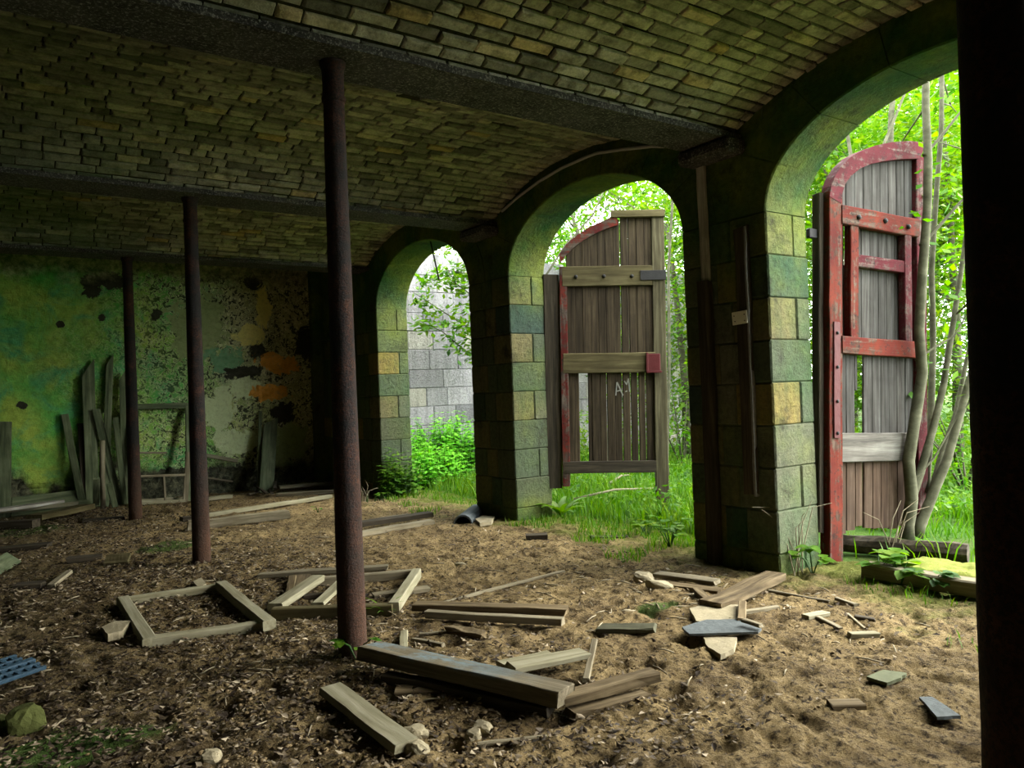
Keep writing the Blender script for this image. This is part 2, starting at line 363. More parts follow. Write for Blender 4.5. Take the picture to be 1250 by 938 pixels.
M['w_patch'] = wood('bare_grey_board', ((.035, .032, .027), (.11, .10, .085), (.20, .19, .165)), 26)
M['w_door'] = wood('silvered_door_boards', ((0.0162, 0.01404, 0.01188), (0.04968, 0.04644, 0.04104), (0.0864, 0.08316, 0.07776)), 30, spots=.45)
M['w_door2'] = wood('brown_door_boards', ((0.0112, 0.007488, 0.004147), (0.032, 0.02304, 0.01267), (0.0608, 0.04608, 0.02534)), 30, spots=.4)
M['w_ledge'] = wood('yellowed_ledge_wood', ((0.02741, 0.02153, 0.008613), (0.06656, 0.05481, 0.02349), (0.1057, 0.09, 0.04306)), 22)
M['w_post'] = wood('dark_post_wood', ((.022, .018, .009), (.06, .052, .027), (.12, .105, .06)), 26)
M['w_doorlow'] = wood('red_stained_boards', ((0.01754, 0.01122, 0.007714), (0.05259, 0.03156, 0.01929), (0.09112, 0.06311, 0.04208)), 30, spots=.4)
M['slate'] = m_flat('blue_slate', (.075, .086, .088), .75, .6, 24, .6, .12); M['slate_g'] = m_flat('mossy_slate', (0.0912, 0.1008, 0.0528), .8, .4, 12)
M['rock'] = m_flat('rough_stone', (.22, .19, .12), .95, .5, 16, .8); M['mossrock'] = m_flat('mossy_stone', (0.0455, 0.0525, 0.01225), .95, .5, 16, .8)
M['strip'] = m_flat('dull_metal', (.16, .155, .14), .7, .5, 30); M['conduit'] = m_flat('grey_conduit', (0.36, 0.348, 0.336), .6, .2); M['plate'] = m_flat('white_plate', (.62, .60, .52), .6, .15)
M['black'] = m_flat('black_metal', (.015, .014, .013), .6, .3); M['plastic'] = m_flat('blue_plastic', (0.03, 0.06, 0.09), .45, .3, 20)
M['redplate'] = m_flat('red_plate', (.065, .008, .008), .6, .3); M['chalk'] = m_flat('chalk', (.20, .195, .165), .95, .3, 60)
M['bark'] = wood('grey_green_bark', ((.03, .03, .016), (.065, .064, .038), (.115, .113, .072)), 8, bump=.8)
M['twig'] = m_flat('dry_twig', (.20, .17, .11), .9, .3)
M['leaf'] = m_leaf('fresh_green_leaf', ((0.02376, 0.0792, 0.006336), (0.05808, 0.1531, 0.009504), (0.1162, 0.2112, 0.01584)), .5)
M['leaf_y'] = m_leaf('yellow_green_leaf', ((0.04224, 0.1056, 0.00792), (0.08976, 0.1795, 0.01056), (0.1584, 0.2323, 0.02112)), .5)
M['leaf_d'] = m_leaf('deep_green_leaf', ((0.009, 0.033, 0.006), (0.024, 0.072, 0.0096), (0.054, 0.12, 0.0132)), .35)
M['nettle'] = m_leaf('nettle_leaf', ((.07, .26, .018), (.14, .42, .03), (.24, .54, .05)), .45)
M['grass'] = m_leaf('grass_blade', ((0.0323, 0.1034, 0.00646), (0.07106, 0.1809, 0.009044), (0.155, 0.2455, 0.01938)), .4)
M['moss'] = m_flat('moss_cushion', (0.1275, 0.1425, 0.0225), 1, .5, 30, 1.0)
M['dead'] = m_leaf('dead_leaf', ((.02, .013, .008), (.09, .066, .038), (.34, .28, .19)), .1, .8)
M['crumb'] = m_flat('soil_crumb', (.14, .10, .05), 1, .5, 25, .8)
# ------------------------------------------------------------------ ceiling
def vz(k): return min(1, max(-1, k))
def vault_z(y):
    k = math.floor((y-Y1)/L); yc = Y1+(k+.5)*L; o = (y-yc)/(L/2-.10)
    return ZB+.02+.43*(1-min(1, abs(o))**2.15)
def build_ceiling():
    mb = MB(); y0, y1 = Y1-2*L, YBACK+.02
    n = 170; ys = [YREAR-.05]+[y0+(y1-y0)*i/n for i in range(n+1)]
    vs = []; fs = []
    for y in ys: z = vault_z(y)+.022; vs += [(XL-.1, y, z), (W+.02, y, z)]
    for i in range(len(ys)-1): fs.append((2*i, 2*i+1, 2*i+3, 2*i+2))
    mb.add(vs, fs, .5, 0)
    mb.box(XL-.3, W2+.05, YREAR-.3, YBACK+.4, 4.35, 4.6)
    # bricks
    for k in range(-2, 3):
        a, b = Y1+k*L, Y1+(k+1)*L
        y = a+.13; row = 0
        while y < b-.13 and y < YBACK-.03:
            # slope-aware course width
            dz = (vault_z(y+.02)-vault_z(y-.02))/.04; cw = .098/math.sqrt(1+dz*dz)
            x = XL-rnd(0, .2); hdr = (rnd(0, 1) < (.35 if k <= -1 else .2))
            ang = math.atan(dz)
            while x < W-.005:
                ln = (rnd(.13, .16) if rnd(0, 1) < (.55 if hdr else .12) else rnd(.255, .31))
                x1 = min(x+ln, W-.002)
                if x1-x > .03 and x1 > -.9 and rnd(0, 1) > .004:
                    yc = y+cw/2; zc = vault_z(yc); hw, hl = cw/2-rnd(.005, .012), (x1-x)/2-rnd(.004, .011)
                    p = rnd(-.001, .008)+ (.012 if rnd(0, 1) < .06 else 0); tw = rnd(-.007, .007); ca, sa = math.cos(ang), math.sin(ang)
                    q = []
                    for ins, dep in ((0, .03), (0, .006), (.006, -.002)):
                        for sx, sy in ((-1, -1), (1, -1), (1, 1), (-1, 1)):
                            lx = sx*(hl-ins*rnd(.4, 2.6))+rnd(-.003, .003); ly = sy*(hw-ins*rnd(.4, 2.0))+lx*tw+rnd(-.002, .002); dn = dep-p+rnd(-.002, .002)+(rnd(0, .012) if rnd(0, 1) < .1 else 0)
                            q.append(((x+x1)/2+lx, yc+ly*ca-dn*sa, zc+ly*sa+dn*ca))
                    f = [(8, 9, 10, 11)]
                    for r in (0, 4):
                        for j in range(4): f.append((r+j, r+4+j, r+4+(j+1) % 4, r+(j+1) % 4))
                    t = min(1, max(0, RN.gauss(.42, .26)))
                    if k == -1 and rnd(0, 1) < .06: t = rnd(.85, 1)
                    mb.add(q, f, t, 1)
                x = x1
            y += cw; row += 1
    return struct(mb.build('ceiling', [M['mortar'], M['brick']]))
build_ceiling()
# ------------------------------------------------------------------ arcade wall
def arch_z(o):
    return ZS+RISE*math.sqrt(max(0, 1-(o/HWID)**2))
OC, BG, OL, GR, GY, YE = .08, .30, .47, .54, .70, .92
def build_arcade():
    mb = MB(); e = .012
    piers = [(YREAR, Y1-2*L+PW)]+[(Y1+k*L-PW, Y1+k*L+PW) for k in (-1, 0, 1)]+[(Y1+2*L-PW, YBACK+.1)]
    near = {1: [GY, BG, OC, GR, YE, GY, GY, OL, OL], 2: [OC, BG, OC+.04, GR+.02, YE, GY, GY, GY, OL], 3: [OC, BG+.02, OC, GR, OC+.05, GR, GR, GR-.04, GR], 4: [OL, GR, YE, GR, OC, OL, GR, GR, GR], 0: [GY]*9}
    for i, (a, b) in enumerate(piers):
        mb.box(W+e, W2-e, a+e, b-e, -.3, 4.4, .5, 0)
        z1 = ZS; k = 0
        while z1 > -.2:
            hh = .335; z0 = z1-hh
            if k == 8: z0 = -.3
            k2 = min(k, 8); t = near[i][k2]+rnd(-.025, .025)
            q = .36 if k % 2 == 0 else .30
            cuts = [a, a+q]
            if b-a > 1.2:
                y = a+q
                while y < b-.5: y += rnd(.35, .6); cuts.append(min(y, b))
                if cuts[-1] < b: cuts.append(b)
            else: cuts += [b-(.36 if k % 2 else .28), b]
            for c in range(len(cuts)-1):
                tt = t if c == 0 else (near[i][(k+c*3) % 9]+rnd(-.03, .03))
                if cuts[c+1]-cuts[c] < .02: continue
                g = .003; o = rnd(-.003, .004)
                if c == 0 and k % 2 == 0:
                    xs = W+.335+rnd(-.03, .03)
                    mb.box(W-o, xs-g, cuts[c]-rnd(0, .004), cuts[c+1]-g, z0+g, z1-g, tt, 1, .012)
                    mb.box(xs+g, W2, cuts[c]-rnd(-.003, .006), cuts[c+1]-g, z0+g, z1-g, GY-.06+rnd(-.1, .05), 1, .012)
                else:
                    mb.box(W-o, W2, cuts[c]+(g if c else -rnd(0, .006)), cuts[c+1]-(g if c < len(cuts)-2 else 0), z0+g, z1-g, tt, 1, .012)
            z1 = z0; k += 1
            if k > 8: break
    # arch heads
    for k in (-2, -1, 0, 1):
        yc = Y1+(k+.5)*L; n = 48
        th = [math.pi*i/n for i in range(n+1)]
        lo = [(yc+HWID*math.cos(t), ZS+RISE*math.sin(t)) for t in th]
        for i in range(n):
            (ya, za), (yb, zb) = lo[i], lo[i+1]; za += e; zb += e
            for x, fl in ((W+e, 0), (W2-e, 1)):
                mb.add([(x, ya, za), (x, yb, zb), (x, yb, 4.4), (x, ya, 4.4)], [(0, 1, 2, 3) if not fl else (3, 2, 1, 0)], .5, 0)
            mb.add([(W+e, ya, za), (W2-e, ya, za), (W2-e, yb, zb), (W+e, yb, zb)], [(0, 1, 2, 3)], .5, 0)
        # voussoirs
        nv = 7; r0 = 0
        for v in range(nv):
            t0, t1 = math.pi*v/nv, math.pi*(v+1)/nv; g = .003; sub = 8
            tt = (OL, GR, OL+.05, GR-.05, OC+.06, GR, OL)[v]+rnd(-.03, .03)
            rings = []
            for j in range(sub+1):
                t = t0+(t1-t0)*j/sub; t = min(max(t, t0+g), t1-g)
                c, s_ = math.cos(t), math.sin(t); th_ = .37
                p0 = (yc+HWID*c, ZS+RISE*s_); p1 = (yc+(HWID+th_)*c, ZS+(RISE+th_)*s_)
                jit = .004*noise.noise(Vector((t*5, k, v)))
                rings.append([(W-.002+jit+.012, p0[0], p0[1]), (W2-.012, p0[0], p0[1]), (W2, p0[0]+.01*c, p0[1]+.01*s_), (W2, p1[0], p1[1]), (W+.004, p1[0], p1[1]), (W-.002+jit, p0[0]+.012*c, p0[1]+.012*s_)])
            mb.loft(rings, tt, 1)
    mb.box(W2-.05, W2, YREAR, YBACK+.2, 4.0, 4.6)
    return struct(mb.build('wall_right', [M['stone'], M['stone']]))
build_arcade()
# ------------------------------------------------------------------ other walls
def P2(px, py):
    p = ony(px, py, YBACK); return p.x, p.z
def rr(dx, dz): return dx*YBACK*1.04/FPX*1.0, dz*YBACK*1.04/FPX
BL = []
for kd, px, py, a, b in (('mid', 240, 400, 30, 40), ('dark', 305, 345, 13, 9), ('dark', 140, 345, 15, 10), ('dark', 112, 352, 10, 14), ('dark', 73, 396, 5, 5), ('dark', 124, 388, 4, 4), ('dark', 190, 385, 6, 7),
                         ('grn', 272, 442, 26, 17), ('ochre', 322, 378, 10, 22), ('dark', 300, 455, 30, 9), ('dark', 318, 430, 14, 11), ('ochre', 305, 409, 18, 11), ('dark', 345, 505, 16, 13), ('dark', 270, 580, 40, 9), ('dark', 210, 585, 26, 12),
                         ('orange', 331, 441, 19, 14), ('orange', 352, 446, 16, 9), ('pale', 300, 474, 18, 14), ('orange', 328, 481, 24, 10), ('pale', 268, 500, 22, 22), ('pale', 285, 540, 26, 16), ('dark', 375, 420, 14, 22), ('dark', 27, 495, 5, 4), ('mid', 350, 540, 22, 22)):
    u, w = P2(px, py); BL.append((kd, u, w, rr(a, 0)[0], rr(0, b)[1]))
M['plaster'] = m_plaster(BL)
mb = MB(); nx, nz_ = 90, 60
vs = []
for i in range(nx+1):
    for j in range(nz_+1):
        x = XL-.2+(W+.3-XL)*i/nx; z = -.4+4.9*j/nz_
        d = .012*noise.noise(Vector((x*1.5, z*1.5, 1)))+.008*noise.noise(Vector((x*6, z*6, 1)))
        if z < .35+.25*noise.noise(Vector((x*1.1, 0, 3))): d -= .05
        vs.append((x, YBACK-d*1.0, z))
fs = [(i*(nz_+1)+j, (i+1)*(nz_+1)+j, (i+1)*(nz_+1)+j+1, i*(nz_+1)+j+1) for i in range(nx) for j in range(nz_)]
mb.add(vs, fs); mb.box(XL-.3, W, YBACK+.08, YBACK+.4, -.4, 4.5)
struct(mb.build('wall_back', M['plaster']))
mb = MB(); mb.box(XL-.3, XL, YREAR-.3, YBACK+.3, -.4, 4.5); struct(mb.build('wall_left', M['soot_dimming']))
mb = MB()
for a, b in REAR: mb.box(a, b, YREAR-.3, YREAR, -.4, 4.5)
if REAR: struct(mb.build('wall_rear', M['soot_dimming']))
# narrow plastered pier in the corner (photo: strip left of the arcade wall)
mb = MB(); mb.box(W-.16, W+.02, YBACK-.14, YBACK+.05, -.2, 4.2, .47, 0, .015); struct(mb.build('trim_1', M['stone']))
# outer wing beyond the far arch
mb = MB(); z = -.4
while z < 4.0:
    hh = rnd(.30, .46); x = W2-.1-rnd(0, .3)
    while x < 17.5:
        ln = rnd(.35, .85); x1 = x+ln
        mb.box(x+.004, x1-.004, YBACK-.02-rnd(0, .012), YBACK+.45, z+.004, z+hh-.004, rnd(0, 1)**1.2, 0, .014)
        x = x1
    z += hh
mb.box(W2-.2, 17.5, YBACK, YBACK+.4, -.4, z-.02, .1)
struct(mb.build('wall_wing', M['stone_out']))
# ------------------------------------------------------------------ ground
def grid(name, x0, x1, y0, y1, st, fn, mat):
    nx, ny = int((x1-x0)/st), int((y1-y0)/st); mb = MB(); vs = []
    for i in range(nx+1):
        for j in range(ny+1):
            x, y = x0+(x1-x0)*i/nx, y0+(y1-y0)*j/ny; vs.append((x, y, fn(x, y)))
    mb.add(vs, [(i*(ny+1)+j, (i+1)*(ny+1)+j, (i+1)*(ny+1)+j+1, i*(ny+1)+j+1) for i in range(nx) for j in range(ny)])
    return mb.build(name, mat, smooth=True)
MOSS = []
for px, py, a, b in ((60, 920, .35, .28), (130, 905, .3, .2), (210, 668, .4, .3), (30, 650, .5, .5), (800, 742, .18, .12)):
    p = onz(px, py); MOSS.append((p.x, p.y, a, b))
M['soil'] = m_soil(MOSS)
def span(segs):
    r = []
    for a, b, st in segs:
        n = max(1, int((b-a)/st)); r += [a+(b-a)*i/n for i in range(n)]
    return r+[segs[-1][1]]
xs = span([(XL-.1, -.5, .12), (-.5, 5.4, .018), (5.4, W2+.25, .03)]); ys = span([(YREAR-.2, 1.9, .12), (1.9, 6.6, .016), (6.6, 9.5, .03), (9.5, YBACK+.1, .05)])
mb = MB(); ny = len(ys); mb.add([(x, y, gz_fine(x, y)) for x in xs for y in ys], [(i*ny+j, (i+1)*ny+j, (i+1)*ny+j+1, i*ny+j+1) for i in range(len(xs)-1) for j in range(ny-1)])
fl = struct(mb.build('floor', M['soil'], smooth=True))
def gout(x, y):
    h = gz(x, y)+.02*noise.noise(Vector((x*4, y*4, 2)))
    d = math.hypot(x-8, y-6)
    if d > 14: h += (d-14)*.05
    return h-.02*(x < W2+.2)
lw = grid('lawn', W2+.02, 40, -14, 40, .35, gout, M['turf']); struct(lw)
# ------------------------------------------------------------------ beams and columns
BNAMES = {-1: 'sooty iron ceiling beam nearest the camera, carried by the broad dark column', 0: 'iron ceiling beam with speckled grey underside over the sprout-footed column',
          1: 'iron ceiling beam over the second rusty column, ending between far and middle arches', 2: 'black iron ceiling beam close in front of the peeling end wall'}
for k in (-1, 0, 1, 2):
    y = Y1+k*L; e = empty('iron_beam', Matrix.Translation((XC, y, ZB))); tag(e, BNAMES[k], 'beam', 'iron beams between the brick vaults', 'thing')
    mb = MB(); rings = []
    for i in range(61):
        x = XL+(W+.03-XL)*i/60; r = []
        for (yy, zz) in ((-BH, 0), (BH, 0), (BH, .045), (.05, .085), (-.05, .085), (-BH, .045)):
            n = .006*noise.noise(Vector((x*7, yy*20, k*9))); r.append((x-XC, yy+n*1.3, zz+n*.7))
        rings.append(r)
    mb.loft(rings); mb.build('bottom_flange', M['beam'], e)
    mb = MB(); mb.box(XL-XC, W-XC, -.045, .045, .07, .45); mb.build('web', M['beam'], e)
CN = {-1: 'broad dark iron column standing closest to the camera at the frame edge', 0: 'rusty iron column with a green sprout at its foot and the blue-topped plank beside it',
      1: 'slim rusty iron column, second from the sprout-footed one, in bare earth', 2: 'slim rusty iron column standing in front of the boards leaned on the end wall'}
for k in (-1, 0, 1, 2):
    y = Y1+k*L; zb = gz(XC, y); rb = .092 if k == -1 else .083
    e = empty('iron_column', Matrix.Translation((XC, y, zb))); tag(e, CN[k], 'column', 'iron columns down the middle', 'thing')
    h = ZB-zb; mb = MB(); prof = [(rb*1.03, -.15), (rb, .0)]
    n = 40
    for i in range(n+1): f = i/n; prof.append((rb*(1-.27*f), .02+f*(h-.20)))
    rings = []
    for r, z in prof:
        rings.append([(r*(1+.025*noise.noise(Vector((math.cos(a)*2, math.sin(a)*2, z*9+k))))*math.cos(a), r*(1+.025*noise.noise(Vector((math.cos(a)*2, math.sin(a)*2, z*9+k))))*math.sin(a), z) for a in [2*math.pi*j/24 for j in range(24)]])
    mb.loft(rings); mb.build('shaft', M['rust'], e, smooth=True)
    mb = MB(); rt = rb*.73
    mb.lathe([(rt*.9, h-.24), (rt*1.12, h-.23), (rt*1.15, h-.21), (rt*1.03, h-.195), (rt*1.02, h-.12), (rt*1.06, h-.05), (rt*1.25, h-.02), (rt*1.25, h), (rt*.5, h)], 24)
    mb.build('capital', M['rust'], e, smooth=True)
# ------------------------------------------------------------------ fixings on the arcade wall
def vstrip(name, pts, w, t, mat, label, cat, rag=.03, seg=10):
    a = onx(*pts[0], W-t/2-.006); b = onx(*pts[1], W-t/2-.006)
    a.y = b.y = (a.y+b.y)/2
    mb = MB(); mb.plank((a-b).length, w, t, seg=seg, warp=.012, rag=rag)
    return tag(mb.build(name, mat, None, frame3(b, a-b, (-1, 0, 0))), label, cat)
vstrip('batten', ((856, 178), (861, 352)), .085, .03, M['w_white'], 'pale split batten fixed high on the pier between the two doorways', 'batten', .06)
vstrip('post', ((862, 345), (872, 690)), .13, .05, M['w_dark'], 'dark rotten timber post below the pale batten on the doorway pier', 'post', .04)
vstrip('board', ((907, 277), (916, 604)), .125, .035, M['w_dark'], 'blackened wide board behind the grey metal strip on the doorway pier', 'board', .02)
vstrip('metal_strip', ((913, 276), (921, 606)), .022, .045, M['strip'], 'long grey metal strip on the blackened board of the doorway pier', 'strip', .0, 16)
a = onx(903, 388, W-.062); mb = MB(); mb.box(-.075, .075, -.052, .052, -.005, .005, ch=.004)
tp = mb.build('name_plate', M['plate'], None, frame3(a, (0, -1, .05), (-1, 0, 0))); tag(tp, 'small blank white plate nailed on the doorway pier', 'plate')
for sx, sy in ((-.05, .02), (.05, .02), (-.045, -.025), (.05, -.03)):
    mb = MB(); mb.lathe([(.005, .004), (.005, .008), (.002, .009)], 8, sx, sy); mb.build('nail', M['black'], tp)
mb = MB(); pts = []
for y, z in ((7.42, 3.575), (7.1, 3.665), (6.7, 3.745), (6.3, 3.79), (5.9, 3.80), (5.75, 3.795), (5.4, 3.735), (5.0, 3.655), (4.6, 3.54)):
    pts.append((W-.022, y, min(z, vault_z(y)-.012)))
mb.tube(pts, .016, 8); tag(mb.build('conduit', M['conduit'], smooth=True), 'thin grey conduit following the curved vault edge above the middle arch', 'conduit')
a = onx(521, 276, W+.14); b = onx(536, 342, W+.14); mb = MB(); mb.tube([a, a*.5+b*.5+Vector((.004, 0, 0)), b], .011, 8)
tag(mb.build('iron_rod', M['black'], smooth=True), 'thin black rod hanging from the crown of the far arch', 'rod')
# beam pocket: stone corbel at each beam end
for k in (0, 1):
    y = Y1+k*L; mb = MB(); mb.box(-.22, .02, -.27, .27, -.12, 0, ch=.03)
    tag(mb.build('bearing_block', M['beam'], None, Matrix.Translation((W, y, ZB))), ('black bearing block under the beam end on the doorway pier', 'black bearing block under the beam end left of the middle arch')[k], 'bracket', None, 'thing')
# ------------------------------------------------------------------ cart doors
def sub(o, parent):
    o.parent = parent; o.matrix_basis = parent.matrix_basis.inverted() @ o.matrix_basis; return o
class Door:
    def __init__(s, A, B, tilt, label, z0=0):
        u = Vector((B[0]-A[0], B[1]-A[1], 0)).normalized(); s.u = u; s.A = Vector((A[0], A[1], 0))
        n = Vector((-u.y, u.x, 0)); Mx = Matrix((u, n, Vector((0, 0, 1)))).transposed().to_4x4(); Mx.translation = s.A
        s.Mw = Mx @ Matrix.Translation((.075, 0, 0)) @ Matrix.Rotation(tilt, 4, 'Y') @ Matrix.Translation((-.075, 0, 0))
        s.root = empty('cart_door', s.Mw); tag(s.root, label, 'door', 'cart doors hung in the arches', 'thing')
    def loc(s, px, py):
        v = ray(px, py); n = Vector((-s.u.y, s.u.x, 0)); t = (s.A-CAM).dot(n)/v.dot(n)
        return s.Mw.inverted() @ (CAM+v*t)
    def h(s, name, u0, u1, z0, z1, y0, y1, mat, rag=.0, seg=8, label=None, dz=0.0, parent=None, warp=.005):
        mb = MB(); mb.plank(u1-u0, z1-z0, y1-y0, seg=seg, warp=warp, rag=rag, ch=.006)
        o = mb.build(name, mat, parent or s.root, frame3((u0, (y0+y1)/2, (z0+z1)/2-dz), (1, 0, 0), (0, -1, 0)))
        if label: o['label'] = label
        return o
    def v(s, name, u0, u1, z0, z1, y0, y1, mat, rag=.0, seg=14, label=None, taper=1.0, warp=.006):
        mb = MB(); mb.plank(z1-z0, u1-u0, y1-y0, seg=seg, warp=warp, rag=rag, ch=.006, taper=taper)
        o = mb.build(name, mat, s.root, frame3(((u0+u1)/2, (y0+y1)/2, z0), (0, 0, 1), (0, -1, 0)))
        if label: o['label'] = label
        return o
    def arc(s, name, outer, inner, y0, y1, mat, label=None):
        rings = []
        for (a, b), (c, d) in zip(outer, inner): rings.append([(a, y0, b), (a, y1, b), (c, y1, d), (c, y0, d)])
        mb = MB(); mb.loft(rings); o = mb.build(name, mat, s.root)
        if label: o['label'] = label
        return o
    def panel(s, name, planks, y0, y1, mat, mats2=None, label=None):
        """planks: (u0,u1,z0,z1) ; one surface of boards; local X runs up the boards"""
        mb = MB()
        for q in planks:
            u0, u1, z0, z1 = q[:4]; mi = q[4] if len(q) > 4 else 0
            Mp = Matrix.Translation((z0, -(u0+u1)/2, rnd(-.003, .003)))
            mb.plank(z1-z0, u1-u0, y1-y0, Mp, seg=10, warp=.002, rag=.008, ch=.008, tint=rnd(0, 1), mi=mi)
        Mo = Matrix(((0, -1, 0, 0), (0, 0, -1, (y0+y1)/2), (1, 0, 0, 0), (0, 0, 0, 1)))
        o = mb.build(name, [mat]+(mats2 or []), s.root, Mo)
        if label: o['label'] = label
        return o
def ell(u, top=3.60, zs=2.83, wd=1.31): return zs+(top-zs)*math.sqrt(max(0, 1-((wd-u)/wd)**2))
# --- middle doorway
d2 = Door((5.70, 7.35), (6.8, 6.58), math.radians(1.2), 'tall brown cart door with chalk letters standing ajar in the middle arch')
d2.v('stile', -.11, .075, .33, 2.86, -.03, .05, M['w_dark'], .02, label='dark hinge stile')
d2.v('stile', .075, .165, .36, 2.95, -.06, .02, M['w_red'], .02, label='red painted stile')
d2.v('stile', 1.175, 1.325, -.16, 3.60, -.055, .03, M['w_post'], .012, label='brown meeting stile reaching the ground')
us = [.08+.96*i/14 for i in range(15)]
d2.arc('head_rail', [(u, ell(u)+.0) for u in us[:11]], [(u+.015, ell(u)-.10) for u in us[:11]], -.062, .0, M['w_red'], 'red curved head rail')
d2.h('head_rail', .70, 1.33, 3.515, 3.60, -.085, -.02, M['w_ledge'], .02, label='grey patch over the curved head rail')
up = []; lo = []; ed = [.165+1.01*i/11 for i in range(12)]
for i in range(11):
    a, b = ed[i], ed[i+1]; um = (a+b)/2
    g0, g1 = -.003, (.005 if i == 7 else -.003)
    if i == 6: g1 = .012
    up.append((a+g0, b-g1, 1.70, ell(um)-.03, 0))
    if i == 1: lo.append((a+g0, a+.035, .56, 1.72, 0)); continue
    if i == 2: lo.append((b-.045, b-.002, .54, 1.72, 0)); continue
    sl = .020 if i in (4, 8, 9) else 0
    lo.append((a+g0+sl*.3, b-g1-sl*.7, .53+rnd(0, .03), 1.72, 0))
d2.panel('upper_boards', up, -.022, .006, M['w_door2'])
lb = d2.panel('lower_boards', lo, -.022, .004, M['w_door2'])
r2 = d2.h('rail', .11, 1.17, 2.71, 2.945, -.065, -.022, M['w_ledge'], .01, label='upper ledge with three bolts')
d2.h('rail', .105, 1.19, 1.685, 1.92, -.065, -.022, M['w_ledge'], .01, label='middle ledge')
d2.h('rail', .10, 1.18, .505, .645, -.065, -.022, M['w_dark'], .01, label='dark bottom rail')
for u in (.27, .60, .93):
    mb = MB(); mb.lathe([(.022, 0), (.022, .012), (.012, .022), (.004, .024)], 10); sub(mb.build('bolt', M['black'], None, frame3((u, -.066, 2.82+rnd(-.01, .01)), (1, 0, 0), (0, -1, 0))), r2)
mb = MB(); mb.plank(.30, .115, .012, seg=3, warp=.002); mb.build('strap', M['black'], d2.root, frame3((1.03, -.075, 2.825), (1, 0, 0), (0, -1, 0)))
mb = MB(); mb.box(-.075, .075, -.10, .10, 0, .018, ch=.006); mb.box(-.095, -.07, -.115, .115, 0, .03, ch=.004); mb.box(-.09, .09, -.125, -.10, 0, .03, ch=.004)
o = mb.build('keeper_plate', M['redplate'], d2.root, frame3((1.17, -.072, 1.80), (1, 0, 0), (0, -1, 0))); o['label'] = 'red metal keeper plate'
# chalk letters on the boards
mb = MB()
def zc(cx, cy): p = d2.loc(735+cx/9.38, 420+cy/9.38); return (p.x, p.z)
for a, b, w in (((152, 592), (166, 440), .014), ((166, 440), (235, 592), .016), ((162, 545), (218, 532), .013), ((250, 425), (278, 468), .014), ((297, 398), (274, 470), .014), ((297, 398), (312, 548), .014), ((262, 548), (284, 538), .013)):
    p, q = zc(*a), zc(*b); d = Vector((q[0]-p[0], 0, q[1]-p[1])); 
    Mp = frame3((p[0], -.0265, p[1]), d, (0, -1, 0)); mb.plank(d.length, w, .0035, Mp, seg=5, warp=.004, ch=.0008)
o = mb.build('chalk_letters', M['chalk'], d2.root); o['label'] = 'chalked letters A Y'
# --- right-hand doorway
d3 = Door((5.70, 3.84), (6.94, 3.67), math.radians(3.2), 'tall red framed cart door with wicket frame, standing wide open beside the stems')
d3.v('stile', -.055, .0, .25, 3.03, -.02, .06, M['w_dark'], .03, label='black outer edge of the hinge stile')
d3.v('stile', .0, .155, .02, 3.04, -.075, .03, M['w_orange'], .03, label='orange red hinge stile', seg=20)
d3.v('stile', 1.105, 1.235, .25, 3.52, -.07, .02, M['w_plum'], .01, label='crimson meeting stile', seg=20)
oo = [(0, 3.0), (.02, 3.09), (.065, 3.18), (.14, 3.275), (.26, 3.375), (.40, 3.45), (.567, 3.52), (.78, 3.585), (.995, 3.63), (1.235, 3.655)]
ii = [(.135, 2.96), (.15, 3.05), (.185, 3.13), (.25, 3.205), (.36, 3.285), (.49, 3.345), (.64, 3.392), (.81, 3.435), (.97, 3.468), (1.13, 3.495)]
def dens(p, k=4):
    r = []
    for i in range(len(p)-1):
        for j in range(k): f = j/k; r.append((p[i][0]*(1-f)+p[i+1][0]*f, p[i][1]*(1-f)+p[i+1][1]*f))
    return r+[p[-1]]
d3.arc('head_rail', dens(oo), dens(ii), -.078, .02, M['w_plum'], 'flaking crimson curved head rail')
def oin(u):
    for i in range(len(oo)-1):
        if oo[i][0] <= u <= oo[i+1][0]: f = (u-oo[i][0])/(oo[i+1][0]-oo[i][0]); return oo[i][1]+(oo[i+1][1]-oo[i][1])*f-.06
    return 3.5
ed = [.15+.96*i/9 for i in range(10)]; up = []; md = []; lo = []
for i in range(9):
    a, b = ed[i], ed[i+1]; g = -.001
    up.append((a+g, b-g, 2.86, oin((a+b)/2), 0))
    if i not in (0,): md.append((a+g+(.10 if i == 1 else 0)*0, b-g, 1.76, 2.87 if i != 1 else 2.47, 0))
    else: md.append((a+g, b-g, 1.76, 2.87, 0))
    if i == 2:
        lo.append((a+g, b-.07, 1.42, 1.76, 0)); lo.append((a+g+.01, b-g-.01, .28, .98, 1)); continue
    lo.append((a+g, b-g, 1.0, 1.77, 0)); lo.append((a+g, b-g, .22+rnd(0, .04), 1.0, 1))
d3.panel('upper_boards', up, -.02, .004, M['w_door']); d3.panel('middle_boards', md, .0, .024, M['w_door'])
d3.panel('lower_boards', lo, -.02, .004, M['w_door'], [M['w_doorlow']])
r3 = d3.h('rail', .14, 1.115, 2.79, 2.95, -.085, -.02, M['w_orange'], .01, label='red upper rail with three bolts')
d3.h('rail', .14, 1.115, 1.715, 1.86, -.085, -.02, M['w_orange'], .01, label='red middle rail')
pb = d3.h('rail', .15, 1.04, .82, 1.06, -.075, -.022, M['w_patch'], .012, label='bare grey patch board')
d3.v('wicket_stile', .245, .345, 1.84, 2.80, -.08, -.01, M['w_orange'], .01, label='orange wicket stile')
d3.v('wicket_stile', .925, 1.02, 1.78, 2.80, -.08, -.01, M['w_plum'], .01, label='crimson wicket stile')
d3.h('wicket_rail', .34, .93, 2.455, 2.56, -.075, -.012, M['w_plum'], .01)
